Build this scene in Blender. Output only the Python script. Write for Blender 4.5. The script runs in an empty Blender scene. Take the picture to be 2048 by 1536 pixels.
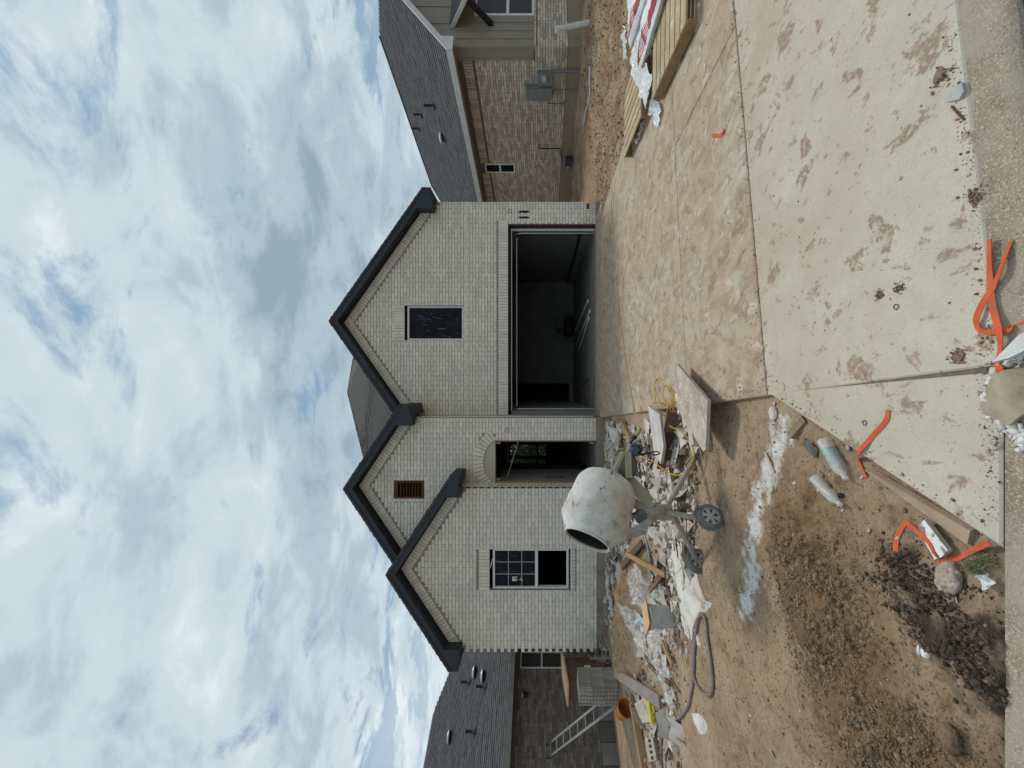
import bpy, math, random
import numpy as np
from mathutils import Vector, Matrix
random.seed(11); RNG = np.random.default_rng(11)
SC = bpy.context.scene; COL = SC.collection
R_ = math.radians
# ------------------------------------------------------------------ camera (phone held upright, picture stored sideways: rolled 90 degrees)
FPX, CAMH, HOR, MID = 770.0, 1.5, 1080.0, 768.0      # focal length, eye height, horizon and centre in photo pixels
cam = bpy.data.cameras.new('camera'); camo = bpy.data.objects.new('camera', cam); COL.objects.link(camo)
cam.sensor_fit = 'HORIZONTAL'; cam.sensor_width = 36.0; cam.lens = FPX / 2048 * 36.0
cam.shift_x = -(HOR - 1024) / 2048; cam.clip_start = 0.05; cam.clip_end = 6000
camo.matrix_world = Matrix(((0, 1, 0, 0), (0, 0, -1, 0), (-1, 0, 0, CAMH), (0, 0, 0, 1)))
SC.camera = camo
# ------------------------------------------------------------------ sky, sun, exposure
SUND = Vector((0.28, 0.42, 0.86)).normalized()
wd = bpy.data.worlds.new('World'); SC.world = wd; wd.use_nodes = True
nt = wd.node_tree; N = nt.nodes; Lk = nt.links; N.clear()
def nd(t, **k):
    n = N.new(t)
    for a, b in k.items(): setattr(n, a, b)
    return n
out = nd('ShaderNodeOutputWorld'); bg = nd('ShaderNodeBackground'); bg.inputs['Strength'].default_value = 0.1
sky = nd('ShaderNodeTexSky', sky_type='NISHITA', sun_disc=False)
sky.sun_elevation = math.asin(SUND.z); sky.sun_rotation = math.atan2(SUND.x, SUND.y); sky.dust_density = 2.0
tc = nd('ShaderNodeTexCoord'); sp = nd('ShaderNodeSeparateXYZ'); Lk.new(tc.outputs['Generated'], sp.inputs[0])
def mth(op, a, b=None, c=None):
    n = nd('ShaderNodeMath', operation=op)
    for i, s in enumerate((a, b, c)):
        if s is None: continue
        if isinstance(s, (int, float)): n.inputs[i].default_value = s
        else: Lk.new(s, n.inputs[i])
    return n.outputs[0]
zc = mth('ADD', mth('MAXIMUM', sp.outputs[2], 0.0), 0.14)
cx = mth('DIVIDE', sp.outputs[0], zc); cy = mth('DIVIDE', sp.outputs[1], zc)
cb = nd('ShaderNodeCombineXYZ'); Lk.new(cx, cb.inputs[0]); Lk.new(cy, cb.inputs[1])
def noise(scale, detail, rough, dist=0.0, rot=0.0, sx=1.0, off=(0, 0, 0)):
    mp = nd('ShaderNodeMapping'); mp.inputs['Rotation'].default_value = (0, 0, rot); mp.inputs['Scale'].default_value = (sx, 1, 1)
    mp.inputs['Location'].default_value = off
    Lk.new(cb.outputs[0], mp.inputs[0])
    n = nd('ShaderNodeTexNoise'); n.inputs['Scale'].default_value = scale; n.inputs['Detail'].default_value = detail
    n.inputs['Roughness'].default_value = rough; n.inputs['Distortion'].default_value = dist
    Lk.new(mp.outputs[0], n.inputs['Vector']); return n.outputs['Fac']
def ramp(fac, pts):
    r = nd('ShaderNodeValToRGB'); r.color_ramp.interpolation = 'EASE'
    while len(r.color_ramp.elements) < len(pts): r.color_ramp.elements.new(0.5)
    for e, (p, c) in zip(r.color_ramp.elements, pts): e.position = p; e.color = (*c, 1)
    Lk.new(fac, r.inputs[0]); return r.outputs[0]
big = noise(0.7, 5, 0.5, 0.35, R_(35), 0.6, (3.1, 7.3, 0)); sml = noise(4.6, 10, 0.60, 0.35, R_(25), 0.7, (1.7, 4.2, 0))
f1 = mth('ADD', mth('MULTIPLY', big, 0.55), mth('MULTIPLY', sml, 0.45))
cloud = ramp(f1, [(0.37, (2.6, 3.4, 4.1)), (0.45, (3.7, 4.65, 5.3)), (0.53, (5.0, 5.95, 6.45)), (0.63, (7.0, 7.7, 7.95))])
hole = noise(4.2, 9, 0.62, 0.4, R_(30), 0.6, (9.4, 2.6, 0)); hmask = noise(0.8, 3, 0.5, 0.2, R_(40), 0.5, (5.2, 1.3, 0))
hf = mth('ADD', mth('MULTIPLY', hole, 0.6), mth('MULTIPLY', hmask, 0.4))
cov = ramp(hf, [(0.40, (0.1, 0.1, 0.1)), (0.475, (1, 1, 1))])
hz = ramp(sp.outputs[2], [(0.12, (1, 1, 1)), (0.42, (0, 0, 0))])
mx0 = nd('ShaderNodeMix', data_type='RGBA'); Lk.new(hz, mx0.inputs[0]); Lk.new(cloud, mx0.inputs[6]); mx0.inputs[7].default_value = (4.9, 6.05, 6.7, 1)
Lk.new(mth('MULTIPLY', hz, 0.4), mx0.inputs[0])
cv = mth('MAXIMUM', cov, mth('MULTIPLY', hz, 0.95))
mx = nd('ShaderNodeMix', data_type='RGBA'); Lk.new(cv, mx.inputs[0]); skm = nd('ShaderNodeVectorMath', operation='MINIMUM'); Lk.new(sky.outputs[0], skm.inputs[0]); skm.inputs[1].default_value = (2.0, 3.1, 4.5); Lk.new(skm.outputs[0], mx.inputs[6]); Lk.new(mx0.outputs[2], mx.inputs[7])
Lk.new(mx.outputs[2], bg.inputs['Color']); Lk.new(bg.outputs[0], out.inputs[0])
sl = bpy.data.lights.new('sun', 'SUN'); sl.energy = 1.5; sl.angle = R_(10); sl.color = (1.0, 0.95, 0.88)
so = bpy.data.objects.new('sun', sl); COL.objects.link(so); so.rotation_euler = (-SUND).to_track_quat('-Z', 'Y').to_euler()
so.location = SUND * 40
SC.view_settings.view_transform = 'Standard'; SC.view_settings.look = 'None'; SC.view_settings.gamma = 1.0
SC.view_settings.use_curve_mapping = False; SC.view_settings.exposure = 0.26
# ------------------------------------------------------------------ places: photo pixel (x, y) -> world point
def G(x, y, z=0.0):
    d = FPX * (CAMH - z) / (x - HOR); return Vector(((MID - y) / FPX * d, d, z))
def P(x, y, d): return Vector(((MID - y) / FPX * d, d, CAMH - (x - HOR) / FPX * d))
# ------------------------------------------------------------------ materials
def mat(name, col, col2=None, scale=6, rough=0.85, bump=0.15, bscale=70, tint=0.0, lo=0.38, hi=0.62, stretch=(1, 1, 1), metal=0.0, spots=None, spec=0.3, dist=0.008):
    m = bpy.data.materials.new(name); m.use_nodes = True
    t = m.node_tree; b = t.nodes['Principled BSDF']; L = t.links
    def n(ty, **k):
        q = t.nodes.new(ty)
        for a, v in k.items(): setattr(q, a, v)
        return q
    tcn = n('ShaderNodeTexCoord'); mp = n('ShaderNodeMapping'); mp.inputs['Scale'].default_value = stretch
    L.new(tcn.outputs['Object'], mp.inputs[0]); vec = mp.outputs[0]
    def nz(sc, de=7, ro=0.6, di=0.0):
        q = n('ShaderNodeTexNoise'); q.inputs['Scale'].default_value = sc; q.inputs['Detail'].default_value = de
        q.inputs['Roughness'].default_value = ro; q.inputs['Distortion'].default_value = di; L.new(vec, q.inputs['Vector']); return q.outputs['Fac']
    def mr(f, a, b_):
        q = n('ShaderNodeMapRange'); q.inputs['From Min'].default_value = a; q.inputs['From Max'].default_value = b_; L.new(f, q.inputs[0]); return q.outputs[0]
    def mixc(f, a, b_, bt='MIX'):
        q = n('ShaderNodeMix', data_type='RGBA', blend_type=bt)
        for i, s in ((0, f), (6, a), (7, b_)):
            if isinstance(s, (int, float)): q.inputs[i].default_value = s
            elif isinstance(s, tuple): q.inputs[i].default_value = (*s, 1)
            else: L.new(s, q.inputs[i])
        return q.outputs[2]
    c2 = col2 or tuple(x * 0.8 for x in col)
    c = mixc(mr(nz(scale), lo, hi), col, c2)
    if spots:
        for (sc, a, b_, sc_col) in spots: c = mixc(mr(nz(sc, 8, 0.62, 0.3), a, b_), c, sc_col)
    if tint:
        at = n('ShaderNodeAttribute', attribute_name='tint'); oi = n('ShaderNodeObjectInfo')
        ad = n('ShaderNodeMath', operation='ADD'); L.new(at.outputs['Fac'], ad.inputs[0]); L.new(oi.outputs['Random'], ad.inputs[1])
        fr = n('ShaderNodeMath', operation='FRACT'); L.new(ad.outputs[0], fr.inputs[0])
        q = n('ShaderNodeMapRange'); q.inputs['To Min'].default_value = 1 - tint; q.inputs['To Max'].default_value = 1 + tint * 0.6; L.new(fr.outputs[0], q.inputs[0])
        hs = n('ShaderNodeHueSaturation'); L.new(q.outputs[0], hs.inputs['Value']); L.new(c, hs.inputs['Color']); c = hs.outputs[0]
    L.new(c, b.inputs['Base Color']); b.inputs['Roughness'].default_value = rough; b.inputs['Metallic'].default_value = metal
    b.inputs['Specular IOR Level'].default_value = spec
    if bump:
        bp = n('ShaderNodeBump'); bp.inputs['Strength'].default_value = bump; bp.inputs['Distance'].default_value = dist
        L.new(nz(bscale, 8, 0.65), bp.inputs['Height']); L.new(bp.outputs[0], b.inputs['Normal'])
    m['_'] = 1
    return m
# ------------------------------------------------------------------ mesh collector
class MB:
    def __init__(s): s.v = []; s.f = []; s.t = []; s.m = []
    def add(s, vs, fs, mi=0, t=None):
        o = len(s.v); s.v.extend([tuple(p) for p in vs]); t = random.random() if t is None else t
        for f in fs: s.f.append(tuple(i + o for i in f)); s.t.append(t); s.m.append(mi)
        return s
    def box(s, x0, x1, y0, y1, z0, z1, mi=0, t=None):
        return s.hexa([(x0, y0, z0), (x1, y0, z0), (x1, y1, z0), (x0, y1, z0), (x0, y0, z1), (x1, y0, z1), (x1, y1, z1), (x0, y1, z1)], mi, t)
    def hexa(s, p, mi=0, t=None):
        return s.add(p, [(0, 3, 2, 1), (4, 5, 6, 7), (0, 1, 5, 4), (1, 2, 6, 5), (2, 3, 7, 6), (3, 0, 4, 7)], mi, t)
    def obox(s, c, half, ax, mi=0, t=None):
        c = Vector(c); a, b, d = [Vector(v) for v in ax]; h = half
        return s.hexa([c + a * (sx * h[0]) + b * (sy * h[1]) + d * (sz * h[2]) for sz in (-1, 1) for sx, sy in ((-1, -1), (1, -1), (1, 1), (-1, 1))], mi, t)
    def bar(s, a, b, w, h, up=(0, 0, 1), mi=0, t=None):
        a = Vector(a); b = Vector(b); d = (b - a); l = d.length; d.normalize(); u = Vector(up)
        sd = d.cross(u).normalized(); u2 = sd.cross(d).normalized()
        return s.obox((a + b) / 2, (l / 2, w / 2, h / 2), (d, sd, u2), mi, t)
    def prism(s, pts, off, mi=0, t=None):
        n = len(pts); off = Vector(off); p = [Vector(q) for q in pts]
        return s.add(p + [q + off for q in p], [tuple(range(n - 1, -1, -1)), tuple(range(n, 2 * n))] + [(i, (i + 1) % n, n + (i + 1) % n, n + i) for i in range(n)], mi, t)
    def tube(s, pts, r, n=8, mi=0, t=None, closed=False):
        pts = [Vector(p) for p in pts]; k = len(pts); rr = r if isinstance(r, (list, tuple)) else [r] * k
        vs = []; fs = []; pu = None
        for i, p in enumerate(pts):
            d = (pts[min(i + 1, k - 1)] - pts[max(i - 1, 0)]).normalized()
            if pu is None:
                pu = Vector((0, 0, 1)) if abs(d.z) < 0.9 else Vector((1, 0, 0))
            a = d.cross(pu)
            if a.length < 1e-4: a = d.cross(Vector((0.3, 1, 0.2)))
            a.normalize(); pu = a.cross(d).normalized()
            for j in range(n):
                w = 2 * math.pi * j / n; vs.append(p + (a * math.cos(w) + pu * math.sin(w)) * rr[i])
        for i in range(k - 1):
            for j in range(n): fs.append((i * n + j, i * n + (j + 1) % n, (i + 1) * n + (j + 1) % n, (i + 1) * n + j))
        fs.append(tuple(range(n - 1, -1, -1))); fs.append(tuple(range((k - 1) * n, k * n)))
        return s.add(vs, fs, mi, t)
    def lathe(s, o, ax, prof, n=32, mi=0, t=None, wob=0.0):
        o = Vector(o); ax = Vector(ax).normalized(); u = ax.cross(Vector((0, 0, 1)) if abs(ax.z) < 0.9 else Vector((1, 0, 0))).normalized(); w = ax.cross(u)
        vs = []; fs = []; k = len(prof)
        for a, r in prof:
            for j in range(n):
                q = 2 * math.pi * j / n; rr = r * (1 + wob * math.sin(3 * q + a * 20))
                vs.append(o + ax * a + (u * math.cos(q) + w * math.sin(q)) * rr)
        for i in range(k - 1):
            for j in range(n): fs.append((i * n + j, i * n + (j + 1) % n, (i + 1) * n + (j + 1) % n, (i + 1) * n + j))
        return s.add(vs, fs, mi, t)
    def build(s, name, mats, parent=None, smooth=False, origin=None, kind=None):
        V = np.array(s.v, dtype=float)
        if parent is not None: o = np.array(WORLD[parent.name])
        elif origin is not None: o = np.array(origin, dtype=float)
        else: o = np.array([V[:, 0].mean(), V[:, 1].mean(), V[:, 2].min()])
        me = bpy.data.meshes.new(name); me.from_pydata([tuple(p) for p in (V - o)], [], s.f)
        for m_ in (mats if isinstance(mats, (list, tuple)) else [mats]): me.materials.append(m_)
        me.polygons.foreach_set('material_index', s.m)
        at = me.attributes.new('tint', 'FLOAT', 'FACE'); at.data.foreach_set('value', s.t)
        if smooth: me.polygons.foreach_set('use_smooth', [True] * len(s.f))
        me.update(); ob = bpy.data.objects.new(name, me); COL.objects.link(ob)
        if parent is not None: ob.parent = parent; WORLD[ob.name] = tuple(o)
        else: ob.location = tuple(o); WORLD[ob.name] = tuple(o)
        if kind: ob['kind'] = kind
        return ob
WORLD = {}                                    # where each object's origin stands
def thing(name, loc, label, cat, group=None):
    o = bpy.data.objects.new(name, None); o.empty_display_size = 0.2; COL.objects.link(o); o.location = tuple(loc); WORLD[o.name] = tuple(loc)
    return tag(o, label, cat, group)
def tag(o, label, cat, group=None, kind=None):
    if label: o['label'] = label
    if cat: o['category'] = cat
    if group: o['group'] = group
    if kind: o['kind'] = kind
    return o
def place(mesh, name, mtx, label=None, cat=None, group=None, parent=None):
    o = bpy.data.objects.new(name, mesh); COL.objects.link(o)
    if parent is not None:
        o.parent = parent; o.matrix_local = Matrix.Translation(-Vector(WORLD[parent.name])) @ mtx
    else: o.matrix_local = mtx
    WORLD[o.name] = tuple(mtx.translation)
    return tag(o, label, cat, group)
def smoothed(pts, k=5):                       # Catmull-Rom through the points
    p = [Vector(q) for q in pts]; p = [p[0] * 2 - p[1]] + p + [p[-1] * 2 - p[-2]]; r = []
    for i in range(1, len(p) - 2):
        for j in range(k):
            t = j / k; a, b, c, d = p[i - 1], p[i], p[i + 1], p[i + 2]
            r.append(0.5 * ((2 * b) + (c - a) * t + (2 * a - 5 * b + 4 * c - d) * t * t + (3 * b - a - 3 * c + d) * t ** 3))
    r.append(p[-2]); return r
# ------------------------------------------------------------------ noise for terrain
def vnoise(x, y, seed=0):
    x = np.asarray(x, float); y = np.asarray(y, float)
    xi = np.floor(x).astype(np.int64); yi = np.floor(y).astype(np.int64); xf = x - xi; yf = y - yi
    def h(a, b):
        n = (a * 374761393 + b * 668265263 + seed * 974711) & 0x7fffffff
        n = ((n ^ (n >> 13)) * 1274126177) & 0x7fffffff; return ((n ^ (n >> 16)) & 0xffff) / 65535.0
    u = xf * xf * (3 - 2 * xf); w = yf * yf * (3 - 2 * yf)
    return (h(xi, yi) * (1 - u) + h(xi + 1, yi) * u) * (1 - w) + (h(xi, yi + 1) * (1 - u) + h(xi + 1, yi + 1) * u) * w - 0.5
def fbm(x, y, oct=5, seed=0, gain=0.5):
    s = 0; a = 1.0
    for i in range(oct): s = s + a * vnoise(x * 2 ** i + i * 17.3, y * 2 ** i - i * 9.1, seed + i); a *= gain
    return s
def sstep(a, b, x):
    t = np.clip((x - a) / (b - a), 0, 1); return t * t * (3 - 2 * t)
def segd(X, Y, pts):                          # distance to a polyline
    d = np.full(np.shape(X), 1e9)
    for (ax, ay), (bx, by) in zip(pts[:-1], pts[1:]):
        L2 = (bx - ax) ** 2 + (by - ay) ** 2; t = np.clip(((X - ax) * (bx - ax) + (Y - ay) * (by - ay)) / L2, 0, 1)
        d = np.minimum(d, np.hypot(X - ax - t * (bx - ax), Y - ay - t * (by - ay)))
    return d
# ------------------------------------------------------------------ ground
def gxy(*pts): return [tuple(G(x, y)[:2]) for x, y in pts]
def Ledge(Y):
    Y = np.asarray(Y, float); main = 0.055 - 0.108 * (Y - 1.276); fl = -0.06 - (2.52 - Y) * 0.375
    return np.where(Y < 2.52, np.minimum(main, fl), main)
def Redge(Y): return 4.4 - 0.108 * (np.asarray(Y, float) - 5)
def slabz(Y): return 0.0075 * np.maximum(0, np.asarray(Y, float) - 2)
POWDER = gxy((1550, 880), (1520, 950), (1505, 1020), (1497, 1080), (1492, 1140), (1480, 1215))
MUD = gxy((1790, 1135), (1830, 1200), (1880, 1260), (1960, 1290), (1975, 1370)); CLOD = gxy((1600, 1110), (1640, 1250), (1720, 1400), (1780, 1520), (1800, 1620))
RIDGE = [(-2.6, 5.5), (-3.4, 6.0), (-4.5, 6.3)]
def H(X, Y, fine=True):
    X = np.asarray(X, float); Y = np.asarray(Y, float)
    h = -0.055 + 0.05 * sstep(4.5, 8, Y)
    h = h - 0.58 * sstep(-5.2, -9.5, X) * sstep(3.5, 7.5, Y)
    h = h + 0.36 * sstep(4.9, 9.2, X) * sstep(2, 6, Y)
    h = h + 0.05 * fbm(X * 0.9, Y * 0.9, 4, 3)
    dc = segd(X, Y, CLOD); dm = segd(X, Y, MUD); dr = segd(X, Y, RIDGE)
    h = h + 0.10 * np.exp(-(dc / 0.36) ** 2) + 0.045 * np.exp(-(dm / 0.12) ** 2) + 0.34 * np.exp(-(dr / 0.42) ** 2)
    h = h + 0.10 * np.exp(-(np.hypot(X + 1.9, Y - 4.0) / 0.5) ** 2) + 0.09 * np.exp(-(np.hypot(X + 1.66, Y - 3.36) / 0.16) ** 2)
    if fine:
        cm = np.clip(np.exp(-(dc / 0.42) ** 2) * (1.2 + 1.3 * fbm(X * 2.6, Y * 2.6, 3, 31)), 0, 1.2) + 0.8 * np.exp(-(dm / 0.14) ** 2)
        h = h + cm * (0.050 * np.abs(vnoise(X * 12, Y * 12, 101)) + 0.044 * np.abs(vnoise(X * 25 + 3, Y * 25, 102)) + 0.026 * np.abs(vnoise(X * 48, Y * 48, 103)))
        w = 0.25 + 1.0 * np.exp(-(dc / 0.3) ** 2) + 1.4 * np.exp(-(dm / 0.12) ** 2) + 0.5 * np.exp(-(dr / 0.5) ** 2)
        w = w + 1.3 * sstep(4.4, 5.2, X) + 0.6 * sstep(3.6, 5.5, Y)
        h = h + w * (0.028 * fbm(X * 9, Y * 9, 4, 8, 0.6) + 0.014 * np.abs(fbm(X * 34, Y * 34, 2, 21))) + 0.003 * fbm(X * 40, Y * 40, 2, 5)
    ind = (X > Ledge(Y) - 0.0) & (X < Redge(Y)) & (Y < 9.95)
    e = np.minimum(X - Ledge(Y), Redge(Y) - X)
    h = np.where(ind, np.minimum(h, slabz(Y) - 0.03 - 0.2 * np.clip(e, 0, 0.5)), h)
    near = np.clip(1 - np.maximum(Ledge(Y) - X, X - Redge(Y)) / 0.25, 0, 1)          # soil stays below the slab edge
    h = np.where(~ind & (near > 0) & (Y < 9.9), np.minimum(h, h * (1 - near) + near * np.minimum(h, slabz(Y) - 0.035)), h)
    ing = (X > -6.0) & (X < 4.72) & (Y > np.where(X < -2.3, 8.6, np.where(X < -0.8, 9.05, 9.6)))
    h = np.where(ing, -0.25, h)
    h = np.where(Y < 1.24 + 0.1 * np.maximum(X, 0) + 0.05 * 0, np.minimum(h, -0.09), h)
    return h
def zg(X, Y): return float(H(np.array([X]), np.array([Y]))[0])
def surf(X, Y):
    if float(Ledge(Y)) < X < float(Redge(Y)) and 1.24 < Y < 9.95: return float(slabz(Y))
    if Y < 1.245 + 0.1 * max(X, 0): return -0.022 if Y > 1.11 + 0.1 * max(X, 0) else -0.045
    return zg(X, Y)
def GP(x, y, dz=0.0):                         # photo pixel -> point resting on the real surface
    z = 0.0
    for i in range(7):
        p = G(x, y, z); z = z * 0.4 + 0.6 * (surf(p.x, p.y) + dz)
    p = G(x, y, z); return Vector((p.x, p.y, surf(p.x, p.y) + dz))
def axis(parts):
    r = []
    for a, b, st in parts: r += list(np.arange(a, b, st))
    return np.array(sorted(set(np.round(r, 4))))
gx = axis([(-3000, -300, 900), (-300, -60, 80), (-60, -14, 8), (-14, -7, 0.25), (-7, -3.4, 0.05), (-3.4, -2.4, 0.0125), (-2.4, -0.4, 0.008), (-0.4, 0.12, 0.0125), (0.12, 4.0, 0.3), (4.0, 8.0, 0.03), (8.0, 16, 0.2), (16, 60, 8), (60, 300, 80), (300, 3001, 900)])
gy = axis([(-3000, -300, 900), (-300, -20, 70), (-20, 0.4, 2), (0.4, 1.1, 0.1), (1.1, 2.7, 0.008), (2.7, 3.6, 0.0125), (3.6, 6.0, 0.025), (6.0, 10.5, 0.05), (10.5, 20, 0.3), (20, 60, 8), (60, 300, 80), (300, 3001, 900)])
GX, GY = np.meshgrid(gx, gy); GZ = H(GX, GY)
far = np.clip((np.maximum(np.abs(GX), np.abs(GY)) - 20) / 20, 0, 1); GZ = GZ * (1 - far) - 0.55 * far
gm = bpy.data.meshes.new('dirt_ground'); nx, ny = len(gx), len(gy)
V = np.stack([GX, GY, GZ], -1).reshape(-1, 3)
i0 = (np.arange(ny - 1)[:, None] * nx + np.arange(nx - 1)[None, :]).reshape(-1)
F = np.stack([i0, i0 + 1, i0 + nx + 1, i0 + nx], -1)
gm.vertices.add(len(V)); gm.vertices.foreach_set('co', V.reshape(-1)); gm.loops.add(F.size); gm.loops.foreach_set('vertex_index', F.reshape(-1))
gm.polygons.add(len(F)); gm.polygons.foreach_set('loop_start', np.arange(0, F.size, 4)); gm.polygons.foreach_set('loop_total', np.full(len(F), 4)); gm.update(calc_edges=True)
gm.polygons.foreach_set('use_smooth', np.ones(len(F), bool))
dP = segd(GX, GY, POWDER); nzp = fbm(GX * 14, GY * 14, 5, 40, 0.65)
wP = 0.075 + 0.06 * fbm(GX * 4, GY * 4, 2, 44)
rdd = 0
mP = np.clip(1.15 - dP / np.maximum(wP, 0.02) * 0.62 + nzp * 1.1, 0, 1)
sp2 = np.exp(-((segd(GX, GY, POWDER)) / 0.25) ** 2); mP = np.maximum(mP, np.clip(fbm(GX * 45, GY * 45, 3, 61) * 2.2 - 1.2 + sp2 * 0.75, 0, 0.45))
mM = np.clip(np.exp(-(segd(GX, GY, MUD) / 0.13) ** 2) * 1.1 + fbm(GX * 16, GY * 16, 4, 50, 0.6) * 1.3 - 0.45, 0, 1)
pale = np.clip(sstep(3.4, 5.0, GY) * 0.55 * sstep(-6, -4.5, GX) + fbm(GX * 3, GY * 3, 4, 70) * 0.6, 0, 1)
rd = np.exp(-(segd(GX, GY, RIDGE) / 0.5) ** 2); pale = pale * (1 - rd)
rd = np.clip(np.exp(-(segd(GX, GY, CLOD) / 0.44) ** 2) * (1.15 + 1.5 * fbm(GX * 2.6, GY * 2.6, 4, 31, 0.6)), 0, 1) * (GX < 0.2) * (GY < 6) + 0.6 * rd; rd = rd + (GX > 4.2) * (0.6 + 0.9 * fbm(GX * 3.5, GY * 3.5, 4, 38)); rd = np.clip(rd + 0.35 * fbm(GX * 12, GY * 12, 4, 36, 0.6), 0, 1); pale = pale * (1 - 0.8 * rd)
ca = gm.color_attributes.new('mask', 'FLOAT_COLOR', 'POINT')
ca.data.foreach_set('color', np.stack([mP, mM, pale, rd], -1).astype(np.float32).reshape(-1))
def dirt_mat():
    m = mat('dirt', (0.45, 0.325, 0.215), (0.325, 0.22, 0.138), 2.3, 0.95, 1.0, 34, lo=0.35, hi=0.68, spec=0.1, dist=0.03, spots=[(14, 0.52, 0.72, (0.44, 0.345, 0.255)), (9, 0.52, 0.68, (0.24, 0.16, 0.10)), (26, 0.56, 0.72, (0.165, 0.11, 0.072)), (120, 0.56, 0.72, (0.20, 0.14, 0.095)), (150, 0.60, 0.72, (0.50, 0.43, 0.35))])  # soil browns vary; darkest spots also stand in for shaded crevices
    t = m.node_tree; b = t.nodes['Principled BSDF']; src = b.inputs['Base Color'].links[0].from_socket
    a = t.nodes.new('ShaderNodeVertexColor'); a.layer_name = 'mask'; s = t.nodes.new('ShaderNodeSeparateColor'); t.links.new(a.outputs[0], s.inputs[0])
    g = t.nodes.new('ShaderNodeNewGeometry'); gn = t.nodes.new('ShaderNodeTexNoise'); gn.inputs['Scale'].default_value = 75; gn.inputs['Detail'].default_value = 5; gn.inputs['Roughness'].default_value = 0.75; t.links.new(g.outputs['Position'], gn.inputs['Vector'])
    def grain(sock):                            # break the mask up into grains
        ad = t.nodes.new('ShaderNodeMath'); ad.operation = 'MULTIPLY_ADD'; t.links.new(gn.outputs['Fac'], ad.inputs[0]); ad.inputs[1].default_value = 1.5; ad.inputs[2].default_value = -0.75; a2_ = t.nodes.new('ShaderNodeMath'); a2_.operation = 'ADD'; t.links.new(ad.outputs[0], a2_.inputs[0]); t.links.new(sock, a2_.inputs[1])
        r_ = t.nodes.new('ShaderNodeMapRange'); r_.inputs['From Min'].default_value = 0.22; r_.inputs['From Max'].default_value = 0.95; r_.inputs['To Max'].default_value = 0.93; t.links.new(a2_.outputs[0], r_.inputs[0]); return r_.outputs[0]
    for ch, c in ((2, (0.49, 0.385, 0.285)), (1, (0.085, 0.062, 0.043)), (0, (0.79, 0.79, 0.77))):
        q = t.nodes.new('ShaderNodeMix'); q.data_type = 'RGBA'; t.links.new(grain(s.outputs[ch]) if ch == 0 else s.outputs[ch], q.inputs[0]); t.links.new(src, q.inputs[6]); q.inputs[7].default_value = (*c, 1); src = q.outputs[2]
    q = t.nodes.new('ShaderNodeMix'); q.data_type = 'RGBA'; q.blend_type = 'MULTIPLY'; t.links.new(a.outputs[1], q.inputs[0]); t.links.new(src, q.inputs[6]); q.inputs[7].default_value = (0.66, 0.58, 0.50, 1)
    t.links.new(q.outputs[2], b.inputs['Base Color']); return m
DIRT = dirt_mat(); gm.materials.append(DIRT)
go = bpy.data.objects.new('dirt_ground', gm); COL.objects.link(go); go['kind'] = 'structure'
# ------------------------------------------------------------------ loose soil: clods and crumbs
def ico(sub):
    t = (1 + 5 ** .5) / 2
    v = [(-1, t, 0), (1, t, 0), (-1, -t, 0), (1, -t, 0), (0, -1, t), (0, 1, t), (0, -1, -t), (0, 1, -t), (t, 0, -1), (t, 0, 1), (-t, 0, -1), (-t, 0, 1)]
    f = [(0, 11, 5), (0, 5, 1), (0, 1, 7), (0, 7, 10), (0, 10, 11), (1, 5, 9), (5, 11, 4), (11, 10, 2), (10, 7, 6), (7, 1, 8), (3, 9, 4), (3, 4, 2), (3, 2, 6), (3, 6, 8), (3, 8, 9), (4, 9, 5), (2, 4, 11), (6, 2, 10), (8, 6, 7), (9, 8, 1)]
    v = [Vector(p).normalized() for p in v]
    for _ in range(sub):
        c = {}; nf = []
        def mid(a, b):
            k = (min(a, b), max(a, b))
            if k not in c: v.append(((v[a] + v[b]) / 2).normalized()); c[k] = len(v) - 1
            return c[k]
        for a, b, d in f:
            x, y, z = mid(a, b), mid(b, d), mid(d, a); nf += [(a, x, z), (b, y, x), (d, z, y), (x, y, z)]
        f = nf
    return np.array([tuple(p) for p in v]), np.array(f)
def lump(sub, seed, rough=0.35):
    v, f = ico(sub); r = np.random.default_rng(seed)
    k = r.normal(size=(7, 3)) * 1.7; ph = r.uniform(0, 6, 7)
    d = 1 + rough * sum(np.sin(v @ k[i] + ph[i]) for i in range(7)) / 3.5 + r.uniform(-.45, .45, len(v)) * rough
    return v * d[:, None] * r.uniform(0.7, 1.15, 3), f
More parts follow.
